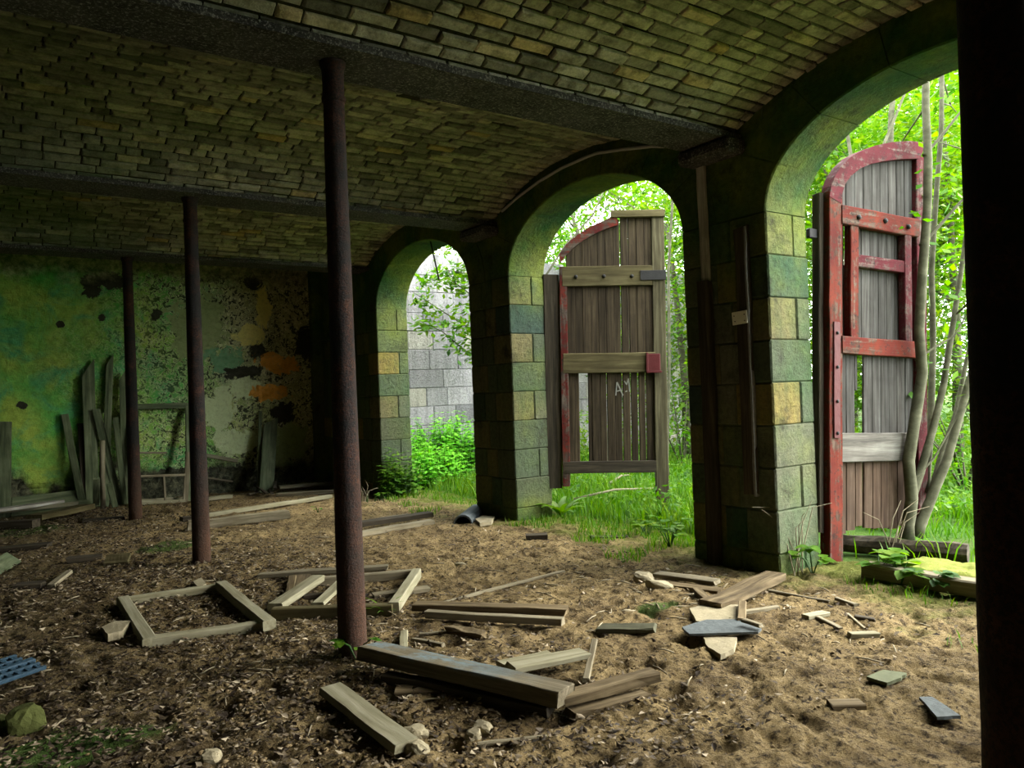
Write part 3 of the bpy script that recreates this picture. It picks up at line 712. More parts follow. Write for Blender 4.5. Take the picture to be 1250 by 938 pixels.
for u in (.33, .66, .96):
    mb = MB(); mb.lathe([(.022, 0), (.022, .012), (.012, .022), (.004, .024)], 10); sub(mb.build('bolt', M['black'], None, frame3((u, -.086, 2.87+rnd(-.01, .01)), (1, 0, 0), (0, -1, 0))), r3)
mb = MB(); mb.plank(.95, .075, .012, seg=8, warp=.003); s3 = o = mb.build('strap', M['redplate'], d3.root, frame3((.075, -.082, 1.02), (0, 0, 1), (0, -1, 0))); o['label'] = 'red iron hinge strap'
for z in (1.06, 1.32, 1.60, 1.88):
    mb = MB(); mb.lathe([(.014, 0), (.014, .008), (.006, .014)], 8); sub(mb.build('bolt', M['black'], None, frame3((.075, -.088, z), (1, 0, 0), (0, -1, 0))), s3)
mb = MB(); mb.box(-.15, -.04, .0, .04, 2.66, 2.74, ch=.01); mb.build('hinge', M['black'], d3.root)
# ------------------------------------------------------------------ loose timber helper
def lay(name, a, b, w, t, mat, label, cat='plank', dz=0.0, group=None, rag=.02, seg=8, warp=.008, roll=0.0, tip=0.0, lift=0.0, taper=1.0):
    """board between two floor pixels"""
    p, q = at(*a, t/2), at(*b, t/2)
    p.y = min(p.y, YBACK-.17); q.y = min(q.y, YBACK-.17)
    p.z = gz(p.x, p.y)+t/2+dz; q.z = gz(q.x, q.y)+t/2+dz+lift
    d = q-p; z = Vector((0, 0, 1)); z = Matrix.Rotation(roll, 3, d.normalized()) @ z
    mb = MB(); mb.plank(d.length, w, t, seg=seg, warp=warp, rag=rag, tip=tip, taper=taper)
    return tag(mb.build(name, mat, None, frame3(p, d, z)), label, cat, group)
def lean(name, top, bot, w, t, mat, label, yt=YBACK-.06, cat='plank', group='boards leaning on the end wall', tip=0.0, rag=.02, yb=None, rnd_=False, taper=1.0):
    q = onz(*bot, 0.0) if yb is None else ony(*bot, yb)
    if q.y > YBACK-.2: q = ony(*bot, YBACK-.2)
    q.z = gz(q.x, q.y)-.01; p = ony(*top, yt); d = p-q
    mb = MB()
    if rnd_: mb.tube([Vector((0, 0, 0)), Vector((d.length*.5, .006, 0)), Vector((d.length, 0, 0))], w/2, 10)
    else: mb.plank(d.length, w, t, seg=8, warp=.008, rag=rag, tip=tip, taper=taper)
    return tag(mb.build(name, mat, None, frame3(q, d, (0, -1, .2)), smooth=rnd_), label, cat, group)
K = 13.0/FPX
lean('plank', (6, 515), (4, 618), .17, .03, M['w_green'], 'broad green plank leaning on the end wall apart from the rest, at the picture edge')
lean('plank', (79, 506), (102, 616), .10, .03, M['w_green'], 'narrow green plank leaning steeply aslant, first of the leaning bunch')
lean('plank', (107, 438), (113, 610), .17, .03, M['w_green'], 'tall pale green plank with a slanted pointed top in the leaning bunch', tip=.26)
lean('plank', (134, 433), (128, 611), .10, .035, M['w_green'], 'tallest dark narrow plank with split tip in the leaning bunch', tip=.16, yt=YBACK-.05)
lean('plank', (117, 500), (146, 611), .11, .03, M['w_green'], 'green plank crossing behind the round pole in the leaning bunch', yt=YBACK-.16)
lean('plank', (149, 453), (153, 609), .09, .03, M['w_green'], 'dark plank leaning close behind the slim column', tip=.14, yt=YBACK-.08)
lean('plank', (141, 510), (152, 617), .075, .03, M['w_green'], 'grooved narrow plank between the round pole and the slim column', yt=YBACK-.30)
lean('pole', (125, 538), (126, 621), .075, .06, M['w_grey'], 'short round grey pole with notches in the leaning bunch', yt=YBACK-.5, cat='pole', rnd_=True)
lean('plank', (98, 518), (104, 608), .08, .03, M['w_dark'], 'dark short board half hidden behind the pointed plank', yt=YBACK-.04)
lean('plank', (118, 585), (117, 620), .085, .03, M['w_green'], 'stubby offcut at the foot of the round pole', yt=YBACK-.75)
lean('plank', (133, 590), (141, 620), .08, .03, M['w_green'], 'short split offcut right beside the foot of the round pole', yt=YBACK-.75)
lean('plank', (318, 502), (316, 602), .055, .025, M['w_green'], 'thin upright lath beside the lone pointed green board', group=None)
lean('plank', (331, 508), (325, 603), .23, .03, M['w_green'], 'lone broad green board with pointed top below the orange plaster patch', tip=.3, group=None)
# window frame leaning on the end wall
def wall_frame():
    yb, yt = YBACK-.45, YBACK-.10
    def P(px, py, f): return ony(px, py, yb+(yt-yb)*f)
    e = empty('window_frame', Matrix.Translation(P(200, 612, 0))); tag(e, 'tall green wooden window frame leaning on the end wall between two columns', 'window frame'); o0 = e.matrix_world.translation
    def bar(nm, a, b, fa, fb, w, mat=M['w_green'], t=.05):
        p, q = P(*a, fa)-o0, P(*b, fb)-o0; mb = MB(); mb.plank((q-p).length, w, t, seg=5, warp=.004); mb.build(nm, mat, e, frame3(p, q-p, (0, -1, .1)))
    bar('top_rail', (161, 497), (233, 495), 1, 1, .085); bar('bottom_rail', (158, 614), (229, 610), 0, 0, .09, M['w_pale'])
    bar('stile', (231, 612), (229, 495), 0, 1, .075); bar('stile', (163, 616), (160, 497), 0, 1, .075)
    bar('glazing_bar', (168, 553), (203, 553), .5, .5, .03, M['w_grey'], .03)
    return e
wall_frame()
def small_frame():
    yb, yt = YBACK-.62, YBACK-.50
    def P(px, py, f): return ony(px, py, yb+(yt-yb)*f)
    e = empty('window_sash', Matrix.Translation(P(200, 614, 0))); tag(e, 'low pale window sash with one upright bar, standing before the tall frame', 'window sash'); o0 = e.matrix_world.translation
    def bar(nm, a, b, fa, fb, w, mat=M['w_grey'], t=.035):
        p, q = P(*a, fa)-o0, P(*b, fb)-o0; mb = MB(); mb.plank((q-p).length, w, t, seg=5, warp=.003); mb.build(nm, mat, e, frame3(p, q-p, (0, -1, .1)))
    bar('top_rail', (166, 582), (226, 580), .5, .5, .035); bar('bottom_rail', (166, 615), (226, 612), 0, 0, .05, M['w_pale']); bar('glazing_bar', (202, 613), (200, 582), 0, .5, .03)
    bar('stile', (226, 614), (230, 552), 0, 1, .075)
small_frame()
def mid(name, a, b, ya, yb, w, t, mat, label, cat, group=None):
    p, q = ony(*a, ya), ony(*b, yb); mb = MB(); mb.plank((q-p).length, w, t, seg=5, warp=.004)
    return tag(mb.build(name, mat, None, frame3(p, q-p, (0, -1, .3))), label, cat, group)
mid('batten', (250, 556), (290, 563), YBACK-.03, YBACK-.03, .06, .03, M['w_pale'], 'short pale batten fixed slanting across the end wall beside the second column', 'batten')
mid('batten', (231, 581), (284, 588), YBACK-.03, YBACK-.03, .03, .03, M['w_grey'], 'thin grey batten low on the end wall under the pale slanting one', 'batten')
# heap of bent strips below the lone board
for i, (a, b) in enumerate((((297, 590), (312, 580)), ((303, 600), (318, 583)), ((312, 588), (332, 602)), ((306, 592), (326, 604)), ((316, 586), (336, 600)))):
    lay('slat', (a[0], a[1]+6), (b[0], b[1]+6), .05, .02, M['w_dark'], ('dark slat at the left of the little slat heap', 'dark slat crossing the little slat heap', 'top slat of the little heap by the end wall', 'slat on the near side of the little heap', 'right-hand slat of the little heap')[i], 'slat', .03*i, 'slats heaped by the end wall')
lay('plank', (338, 604), (412, 600), .14, .05, M['w_grey'], 'grey plank lying along the foot of the end wall, under another', group='planks along the end wall foot', dz=0)
lay('plank', (340, 600), (408, 594), .12, .05, M['w_grey'], 'upper of two planks stacked at the foot of the end wall', dz=.06, group='planks along the end wall foot')
lay('plank', (236, 612), (282, 606), .14, .05, M['w_pale'], 'short pale plank at the wall foot just right of the second column')
lay('plank', (236, 632), (404, 606), .10, .05, M['w_pale'], 'very long thin pale plank stretching towards the far arch')
lay('log', (229, 643), (352, 628), .14, .10, M['w_grey'], 'long grey squared log lying behind the second column', 'log', warp=.02, rag=.04)
lay('plank', (221, 634), (240, 632), .12, .06, M['w_dark'], 'dark stub lying left of the second column foot')
# pale pile at the left
lay('plank', (12, 622), (112, 608), .30, .04, M['w_green'], 'wide dark green board tilted on edge behind the pale plank pile', dz=.125, roll=1.0)
lay('plank', (-30, 632), (92, 618), .26, .05, M['w_pale'], 'broad weathered plank at the back of the pale plank pile', dz=.07, group='planks piled by the end wall')
lay('plank', (-10, 636), (74, 622), .20, .04, M['w_white'], 'whitish plank lying across the pale plank pile', dz=.13, group='planks piled by the end wall')
lay('plank', (42, 637), (107, 623), .22, .07, M['mossrock'] if 0 else M['w_ledge'], 'yellow green plank on the front of the pale plank pile', dz=.05, group='planks piled by the end wall')
lay('plank', (-25, 644), (44, 639), .16, .10, M['w_dark'], 'dark front timber under the pale plank pile', group='planks piled by the end wall')
lay('plank', (-8, 672), (60, 666), .18, .05, M['w_dark'], 'dark flat board on the earth left of the curved offcut')
lay('plank', (82, 684), (124, 680), .14, .05, M['w_dark'], 'short dark board touching the curved pale offcut')
lay('offcut', (128, 686), (158, 684), .16, .05, M['w_ledge'], 'curved pale offcut lying on leaf litter left of the second column', 'offcut', roll=.35, warp=.03)
lay('plank', (-10, 701), (16, 686), .16, .03, M['w_green'], 'green tilted board cut off by the picture edge above the blue crate', roll=.7, dz=.04)
lay('stick', (62, 716), (84, 703), .06, .03, M['w_grey'], 'short pale stick lying in leaf litter at the left', 'stick', lift=.03)
lay('plank', (20, 716), (52, 714), .13, .04, M['w_dark'], 'dark rotten board in the leaf litter below the pale short stick')
lay('plank', (100, 636), (152, 632), .12, .04, M['w_dark'], 'dark plank lying left of the slim column foot')
# planks right of the sprout column, far
lay('plank', (436, 640), (500, 630), .14, .05, M['w_grey'], 'back plank of the stacked three near the far arch', group='planks stacked near the far arch')
lay('plank', (436, 646), (526, 633), .16, .05, M['w_dark'], 'middle dark plank of the stacked three near the far arch', dz=.05, group='planks stacked near the far arch')
lay('plank', (436, 653), (527, 637), .12, .05, M['w_grey'], 'front plank of the stacked three near the far arch', group='planks stacked near the far arch')
# half pipe and slab by the middle pier
p = at(565, 640); q = at(582, 626); mb = MB(); d = (q-p); rings = []
for i in range(7):
    c = p+d*i/6; a = d.normalized().cross(Vector((0, 0, 1))).normalized(); r = []
    for k in range(9): t = math.pi*k/8; r.append(c+a*math.cos(t)*.11+Vector((0, 0, 1))*(math.sin(t)*.10+.005))
    for k in range(8, -1, -1): t = math.pi*k/8; r.append(c+a*math.cos(t)*.09+Vector((0, 0, 1))*(math.sin(t)*.08+.005))
    rings.append(r)
mb.loft(rings); tag(mb.build('ridge_tile', M['slate'], smooth=False), 'grey half-round ridge tile at the foot of the middle pier', 'tile')
def slab(name, pts, t, mat, label, cat, dz=.0, group=None, tilt=(0, 0)):
    P = [at(*q) for q in pts]; c = sum(P, Vector())/len(P); mb = MB()
    out = []
    for i in range(len(P)):
        a, b = P[i]-c, P[(i+1) % len(P)]-c
        for f in (0, .33, .66):
            v = a.lerp(b, f); j = .004 if f else 0; out.append((v.x+rnd(-j, j), v.y+rnd(-j, j)))
    if sum(out[i][0]*out[(i+1) % len(out)][1]-out[(i+1) % len(out)][0]*out[i][1] for i in range(len(out))) < 0: out.reverse()
    mb.poly(out, t); Mx = Matrix.Translation((c.x, c.y, gz(c.x, c.y)+.002+dz)) @ Matrix.Rotation(tilt[0], 4, 'X') @ Matrix.Rotation(tilt[1], 4, 'Y')
    return tag(mb.build(name, mat, None, Mx), label, cat, group)
slab('slab', ((580, 638), (590, 634), (604, 635), (600, 641), (586, 643)), .04, M['rock'], 'flat pale stone slab beside the ridge tile at the middle pier', 'stone')
slab('slate', ((833, 776), (863, 766), (905, 766), (930, 778), (926, 783), (842, 785)), .014, M['slate'], 'large blue grey roofing slate on pale stone, before the doorway pier', 'slate', .034)
slab('stone', ((842, 750), (860, 744), (903, 744), (903, 765), (880, 768), (850, 765)), .03, M['rock'], 'flat pale stone behind the large blue slate', 'stone')
slab('stone', ((858, 784), (900, 785), (896, 800), (880, 807), (865, 797)), .03, M['rock'], 'pale stone corner poking from under the large blue slate', 'stone')
slab('slate', ((1058, 833), (1079, 824), (1107, 827), (1100, 833), (1083, 840)), .016, M['slate_g'], 'small mossy green slate fragment on bare earth', 'slate', .006)
slab('slate', ((1122, 857), (1138, 856), (1173, 880), (1144, 882)), .014, M['slate'], 'narrow blue slate fragment with one clipped end, near the broad column', 'slate', .006)
slab('stone', ((124, 775), (140, 768), (160, 768), (150, 780), (132, 784)), .05, M['rock'], 'flat stone beside the square wooden frame', 'stone')
slab('stone', ((236, 718), (246, 714), (252, 720), (243, 724)), .05, M['rock'], 'small pale stone behind the square wooden frame', 'stone')
# ------------------------------------------------------------------ frames on the floor
def frame_thing(name, label, bars, cat='window frame', mat=None, ref=None):
    o0 = at(*ref); e = empty(name, Matrix.Translation((o0.x, o0.y, gz(o0.x, o0.y)))); tag(e, label, cat); o0 = e.matrix_world.translation.copy()
    for nm, a, b, w, t, dz, mt in bars:
        p, q = at(*a), at(*b); p.z = gz(p.x, p.y)+t/2+dz-.004; q.z = gz(q.x, q.y)+t/2+dz-.004
        mb = MB(); mb.plank((q-p).length, w, t, seg=7, warp=.005, ch=.007); mb.build(nm, mt, e, frame3(p-o0, q-p))
    return e
g = M['w_pale']
frame_thing('window_frame', 'rectangular pale wooden frame lying flat left of the sprout column', [
    ('stile', (150, 738), (183, 791), .085, .065, 0, g), ('stile', (270, 722), (330, 772), .085, .07, .012, g),
    ('rail', (180, 789), (322, 769), .075, .065, .0, g), ('rail', (152, 739), (266, 722), .065, .06, .0, g)], ref=(220, 755))
frame_thing('window_frame', 'broken wooden sash frame lying around and behind the sprout column', [
    ('rail', (334, 756), (480, 752), .07, .085, 0, M['w_ledge']), ('stile', (336, 753), (389, 716), .11, .05, .045, g),
    ('stile', (481, 752), (509, 708), .075, .075, .02, g), ('rail', (384, 716), (508, 706), .06, .075, 0, M['w_grey']), ('glazing_bar', (388, 749), (420, 718), .09, .03, .05, g), ('glazing_bar', (370, 732), (405, 728), .05, .04, .0, M['w_dark'])], ref=(420, 735))
lay('plank', (316, 706), (474, 695), .09, .035, M['w_grey'], 'thin plank lying behind the broken sash frame', dz=.02)
lay('offcut', (352, 735), (357, 706), .06, .05, M['w_brown'], 'short brown block left of the broken sash frame', 'offcut')
lay('plank', (362, 727), (369, 704), .14, .03, M['w_brown'], 'brown board stub behind the broken sash frame, beside the short block')
lay('plank', (455, 728), (522, 719), .10, .035, M['w_grey'], 'grey plank passing under the broken sash frame')
lay('stick', (531, 738), (688, 698), .03, .02, M['w_grey'], 'long thin pale stick on bare earth pointing at the middle arch', 'stick', seg=12)
lay('plank', (506, 746), (692, 752), .11, .045, M['w_brown'], 'long reddish brown plank on the back of the pair on bare earth', dz=.035, group='pair of planks on bare earth')
lay('plank', (521, 754), (687, 763), .06, .045, M['w_grey'], 'long pale narrow plank on the front of the pair on bare earth', dz=.02, group='pair of planks on bare earth')
lay('plank', (640, 748), (664, 746), .09, .03, M['w_dark'], 'small dark splinter behind the pair of planks', dz=.02)
# big blue-topped timber
lay('timber', (450, 808), (690, 866), .17, .075, M['w_blue'], 'heavy timber with flaking blue paint lying by the sprout column', 'timber', seg=16, warp=.008, dz=.06, roll=-.10, rag=.03)
lay('timber', (470, 826), (672, 866), .08, .06, M['w_dark'], 'dark under-timber below the blue painted one', 'timber', dz=-.01)
lay('timber', (686, 866), (798, 833), .09, .045, M['w_brown'], 'rough brown timber end continuing past the blue painted timber', 'timber', dz=.045, warp=.02, rag=.05)
lay('timber', (700, 872), (792, 845), .09, .03, M['w_brown'], 'lower brown timber under the rough brown timber end', 'timber', dz=.0, warp=.02, rag=.05)
lay('plank', (612, 820), (673, 808), .10, .03, M['w_pale'], 'short pale plank just behind the blue painted timber', dz=.03, group='pale planks behind the blue timber')
lay('plank', (622, 828), (710, 810), .12, .03, M['w_pale'], 'longer pale plank with ragged end behind the blue painted timber', dz=.05, rag=.05, group='pale planks behind the blue timber')
lay('stick', (715, 832), (726, 795), .035, .02, M['w_grey'], 'single pale stick standing aslant beyond the rough brown timber end', 'stick', lift=.06)
lay('stick', (505, 781), (541, 788), .035, .02, M['w_grey'], 'short stick nearest the blue timber in the small group of sticks', 'stick', group='sticks behind the blue timber')
lay('stick', (512, 775), (557, 771), .03, .02, M['w_grey'], 'straight stick farthest from the blue timber in the small group', 'stick', group='sticks behind the blue timber')
lay('stick', (492, 793), (493, 772), .05, .03, M['w_pale'], 'stubby pale stick pointing away behind the blue timber', 'stick', group='sticks behind the blue timber')
lay('branch', (548, 768), (588, 776), .07, .05, M['w_brown'], 'knobbly rotten branch stub behind the blue timber', 'branch', warp=.03, rag=.05)
lay('plank', (482, 844), (564, 840), .11, .025, M['w_brown'], 'flat brown plank sliver in front of the blue painted timber')
lay('plank', (403, 845), (497, 917), .115, .04, M['w_pale'], 'pale grey plank lying alone in the gravelly foreground', dz=.015)
lay('stick', (584, 908), (668, 900), .025, .018, M['w_grey'], 'thin straight stick on the nearest stretch of earth', 'stick')
lay('bark', (728, 767), (800, 769), .12, .03, M['bark'], 'flat curl of grey bark on the open floor', 'bark', warp=.02, rag=.05)
lay('plank', (642, 656), (668, 655), .12, .05, M['w_dark'], 'black wood block on the earth before the middle arch')
lay('plank', (722, 656), (767, 655), .12, .02, M['w_dark'], 'thin dark bark strip at the grass edge of the middle arch', rag=.05)
# timber litter at the foot of the doorway pier
lay('plank', (801, 706), (876, 716), .11, .03, M['w_grey'], 'grey plank lying before the doorway pier', dz=.03)
lay('plank', (806, 712), (880, 722), .12, .03, M['w_brown'], 'brown plank lower beside the grey plank at the doorway pier')
lay('bark', (868, 742), (948, 706), .16, .05, M['w_brown'], 'broad slab of brown bark sloping from the doorway pier', 'bark', warp=.03, rag=.06, dz=.02)
lay('offcut', (850, 722), (868, 740), .06, .03, M['w_brown'], 'short split offcut left of the sloping bark slab', 'offcut', dz=.01)
lay('stick', (938, 722), (1013, 735), .03, .02, M['w_grey'], 'long straight stick in front of the right arch pier', 'stick', seg=10)
lay('stick', (1020, 731), (1045, 739), .035, .02, M['w_grey'], 'shorter stick continuing the long straight one', 'stick')
lay('stick', (909, 748), (949, 742), .035, .025, M['w_grey'], 'stick lying right behind the pale stone', 'stick')
lay('stick', (905, 766), (906, 743), .05, .025, M['w_brown'], 'brown lath touching the large blue slate', 'stick', dz=.04)
lay('stick', (983, 754), (1008, 749), .06, .03, M['w_pale'], 'thick pale stick among the twigs', 'stick')
lay('stick', (998, 754), (1026, 769), .035, .02, M['w_grey'], 'grey stick slanting from the thick pale stick', 'stick')
lay('stick', (1036, 776), (1071, 775), .05, .03, M['w_pale'], 'pale square stick lying alone right of the twigs', 'stick')
lay('stick', (1034, 750), (1056, 768), .02, .015, M['twig'], 'thin dry twig beside the pale square stick', 'stick')
lay('stick', (1043, 753), (1068, 757), .05, .02, M['w_dark'], 'dark stick behind the thin dry twig', 'stick')
lay('offcut', (1013, 861), (1053, 860), .08, .025, M['w_brown'], 'small brown wood chip below the mossy green slate', 'offcut')
lay('offcut', (908, 772), (929, 779), .04, .02, M['w_grey'], 'thin splint at the corner of the large blue slate', 'offcut', dz=.07)
# stones
def rock(name, px, py, sx, sy, sz, mat, label, cat='stone', group=None, dz=0, sd=0, flat=0):
    c = at(px, py); bm = bmesh.new(); bmesh.ops.create_icosphere(bm, subdivisions=3, radius=1)
    for v in bm.verts:
        n = noise.noise(v.co*1.1+Vector((sd, 0, 0)))*.35+noise.noise(v.co*3+Vector((sd, 2, 0)))*.12
        v.co *= 1+n
        v.co = Vector((max(-.92, min(.88, v.co.x+.2*v.co.z))*sx, max(-.9, min(.9, v.co.y-.15*v.co.x))*sy, max(-.8, min(.75, v.co.z+.2*v.co.x))*sz))
    me = bpy.data.meshes.new(name); bm.to_mesh(me); bm.free(); me.materials.append(mat)
    o = bpy.data.objects.new(name, me); COL.objects.link(o); o.location = (c.x, c.y, gz(c.x, c.y)+sz*.35+dz); o.rotation_euler = (rnd(-.2, .2), rnd(-.2, .2), rnd(0, 3))
    return tag(o, label, cat, group)
rock('stone', 32, 893, .05, .085, .075, M['mossrock'], 'yellow mossy stone standing on edge in the near left leaf litter', sd=1, dz=.03)
rock('stone', 4, 893, .08, .06, .05, M['mossrock'], 'low mossy stone at the picture edge beside the upright mossy one', sd=2)
rock('stone', 506, 900, .055, .05, .04, M['rock'], 'angular stone at the near end of the pale foreground plank', sd=3)
rock('stone', 508, 920, .06, .05, .05, M['rock'], 'blocky stone just below the near end of the foreground plank', sd=4)
rock('stone', 577, 902, .04, .035, .03, M['rock'], 'small stone touching the thin straight stick', sd=5)
rock('stone', 589, 893, .05, .04, .035, M['rock'], 'rounder stone behind the thin straight stick', sd=6)
rock('stone', 787, 712, .10, .08, .07, M['rock'], 'rough lump of stone left of the doorway pier litter', sd=7)
rock('stone', 806, 718, .11, .06, .05, M['rock'], 'flatter stone beside the rough lump before the doorway pier', sd=8)
rock('stone', 562, 690, .05, .03, .02, M['rock'], 'little grey stone on the open floor behind the long thin stick', sd=9)
rock('stone', 258, 930, .05, .045, .04, M['rock'], 'stone at the near edge of the mossy floor patch', sd=10)
# blue plastic crate fragment
c = at(2, 832); e = empty('plastic_crate', Matrix.Translation((c.x, c.y, gz(c.x, c.y)+.05)) @ Matrix.Scale(.72, 4) @ Matrix.Rotation(.5, 4, 'Z') @ Matrix.Rotation(.22, 4, 'X')); tag(e, 'broken blue plastic crate with slotted sides in the leaf litter', 'crate')
mb = MB()
for i in range(7): mb.box(-.26+i*.075, -.22+i*.075, -.16, -.01, .0, .022, ch=.004)
for y in (-.17, -.09, -.005): mb.box(-.28, .25, y, y+.025, -.004, .026, ch=.004)
mb.build('slotted_side', M['plastic'], e)
mb = MB()
for i in range(6): mb.box(-.25+i*.08, -.20+i*.08, .03, .17, -.015, .01, ch=.004)
for y in (.02, .09, .165): mb.box(-.28, .22, y, y+.022, -.02, .012, ch=.004)
mb.build('slotted_base', M['plastic'], e)
mb = MB(); mb.box(-.30, .26, -.02, .03, -.09, .03, ch=.008); mb.box(-.30, -.27, -.17, .18, -.08, .02, ch=.006); mb.build('rim', M['plastic'], e)
# ------------------------------------------------------------------ threshold timbers of the right arch
p, q = at(1056, 700, .1), at(1210, 730, .1); mb = MB(); mb.plank(2.3, .13, .11, seg=14, warp=.012, rag=.02, ch=.012)
sill = tag(mb.build('sill_timber', M['w_grey'], None, frame3((W+.36, 3.34, .065), (0, -1, 0))), 'grey threshold timber with moss behind it across the right arch', 'timber', None, 'thing')
mb = MB(); nx, ny = 20, 70; vs = []
for i in range(nx+1):
    for j in range(ny+1):
        u, v = i/nx, j/ny; ed = min(1, min(u, 1-u, v*3.3, (1-v)*3.3)*9)
        x = W+.45+.55*u+.05*noise.noise(Vector((v*9, 0, 1))); y = 3.28-2.2*v
        vs.append((x, y, .03+ed*(.07+.03*noise.noise(Vector((x*5, y*5, 0)))+.018*noise.noise(Vector((x*22, y*22, 0))))))
mb.add(vs, [(i*(ny+1)+j, (i+1)*(ny+1)+j, (i+1)*(ny+1)+j+1, i*(ny+1)+j+1) for i in range(nx) for j in range(ny)])
ms = mb.build('moss_mat', M['moss'], smooth=True); tag(ms, 'yellow green moss growing behind the threshold timber of the right arch', 'moss', None, 'stuff')
a, b = onz(1018, 662, .09), onz(1182, 676, .09); mb = MB(); pts = [a.lerp(b, i/10)+Vector((0, 0, .015*noise.noise(Vector((i*.9, 3, 0))))) for i in range(11)]
mb.tube(pts, [.075+.012*noise.noise(Vector((i*1.3, 0, 0))) for i in range(11)], 10, rough=.2); tag(mb.build('log', M['w_dark']), 'rotten dark log lying below the open red door', 'log')
# ------------------------------------------------------------------ vegetation
def rdir(up=0.0):
    while 1:
        v = Vector((rnd(-1, 1), rnd(-1, 1), rnd(-1, 1)))
        if .05 < v.length < 1: break
    v.normalize(); v.z += up; return v.normalized()
def spray(mb, c, n, spread, Ln, up=-.25, tb=.5, tv=.3, out=None):
    for _ in range(n):
        p = c+Vector((RN.gauss(0, spread), RN.gauss(0, spread), RN.gauss(0, spread*.55)))
        d = rdir(up*.5); d.z *= .5; d.normalize()
        nrm = Vector((rnd(-.6, .6), rnd(-.6, .6), 1)).normalized(); side = d.cross(nrm)
        if side.length < .1: continue
        side.normalize(); l = Ln*rnd(.6, 1.2)
        mb.leaf(p, d, side, l, l*rnd(.42, .62), rnd(.0, .2), min(1, max(0, RN.gauss(tb, tv))))
def limb(mb, p, d, ln, r, depth, tips, bend=.25):
    pts = [p]; q = p.copy(); dd = d.copy(); rad = [r]; n = 6
    for i in range(n):
        dd = (dd+Vector((rnd(-bend, bend), rnd(-bend, bend), rnd(-bend*.3, bend*.5)))*.5).normalized(); q = q+dd*(ln/n); pts.append(q.copy()); rad.append(r*(1-.6*(i+1)/n))
        if depth > 0 and i >= 2 and rnd(0, 1) < .8:
            sd = (dd+rdir(.1)*.9).normalized(); limb(mb, q.copy(), sd, ln*rnd(.4, .65), r*.5*(1-.1*i), depth-1, tips, bend)
        if depth <= 1: tips.append(q.copy())
    mb.tube(pts, rad, 7 if r > .03 else 5)
def tree(name, label, x, y, h, r, nl, Ln, mat, group=None, cat='tree', trunk_r=.09, z0=1.2, tb=.5, cr=None, lean_=(0, 0)):
    zb = gz(x, y)-.1; e = empty(name, Matrix.Translation((x, y, zb))); tag(e, label, cat, group)
    tips = []; mb = MB(); limb(mb, Vector((0, 0, 0)), Vector((lean_[0], lean_[1], 1)).normalized(), h*.85, trunk_r, 2, tips, .18)
    mb.build('trunk', M['bark'], e, smooth=True)
    mb = MB(); k = 14; nc = max(1, int(nl*2.6)//k)
    for i in range(nc):
        if tips and rnd(0, 1) < .35: c = tips[RN.randrange(len(tips))]+rdir()*rnd(0, .5)
        else:
            v = rdir(); s = rnd(.55, 1)**.6; c = Vector((v.x*r*s+lean_[0]*h*.4, v.y*r*s+lean_[1]*h*.4, z0+(h-z0)*(.5+.5*v.z*s)))
        if c.z < .2: continue
        spray(mb, c, k, .28, Ln, tb=tb)
    mb.build('foliage', mat, e, smooth='leaf')
    return e
def at_d(px, d):
    p = CAM+ray(px, 470)*d; return p.x, p.y
TR = [  # px, depth, height, radius, leaves, leaf, mat, label
    (1010, 13.0, 6.0, 2.0, 5200, .13, 'leaf', 'bushy young tree straight behind the open red door'),
    (1085, 15.5, 7.5, 2.4, 5200, .14, 'leaf_y', 'yellow green tree far behind the meeting edge of the red door'),
    (1165, 12.0, 6.0, 2.0, 6000, .12, 'leaf_y', 'bright leafy tree behind the slanting stems of the right arch'),
    (1250, 11.0, 6.5, 2.2, 3600, .13, 'leaf', 'leafy tree mostly hidden behind the broad dark column'),
    (760, 18.5, 7.5, 2.6, 5200, .15, 'leaf', 'tall green tree behind the top of the brown door'),
    (835, 15.5, 5.5, 1.9, 5200, .12, 'leaf_y', 'yellow green tree showing right of the brown door'),
    (690, 19.5, 5.2, 2.2, 3600, .14, 'leaf', 'green tree behind the hinge side of the brown door'),
    (920, 16.0, 6.5, 2.4, 3000, .14, 'leaf', 'green tree hidden behind the doorway pier and seen at its edges'),
    (1130, 20.0, 9.5, 3.2, 5200, .17, 'leaf_d', 'tall deep green tree at the very back of the right arch'),
    (800, 24.0, 8.6, 3.2, 4200, .18, 'leaf_d', 'deep green tree at the very back of the middle arch'),
    (1040, 21.0, 9.0, 3.2, 4200, .17, 'leaf', 'wide distant tree between the red door and the sky'),
    (1420, 15.0, 6.0, 2.2, 3600, .14, 'leaf', 'leafy tree well to the side of the right arch, out past the broad column'),
    (1620, 18.0, 7.0, 2.5, 3600, .15, 'leaf_y', 'pale leafy tree farthest to the side beyond the broad column'),
    (1180, 25.0, 12.0, 4.2, 5200, .20, 'leaf', 'huge tree filling the distance beyond the broad dark column'),
    (1060, 27.0, 11.0, 4.2, 4800, .20, 'leaf_y', 'huge pale tree filling the distance above the red door'),
    (880, 28.0, 10.5, 4.2, 4200, .20, 'leaf', 'huge tree in the distance hidden mainly by the doorway pier'),
    (720, 29.0, 10.0, 4.2, 4800, .20, 'leaf_y', 'huge pale tree in the distance above the brown door'),
    (548, 22.5, 6.3, 1.6, 2600, .15, 'leaf_y', 'leafy tree rising behind the pale outer wall in the far arch'),
]
for px, d, h, r, nl, Ln, m, lb in TR:
    x, y = at_d(px, d); tree('tree', lb, x, y, h, r, nl, Ln, M[m], 'trees outside the arches', z0=.6 if h < 7 else 1.0)
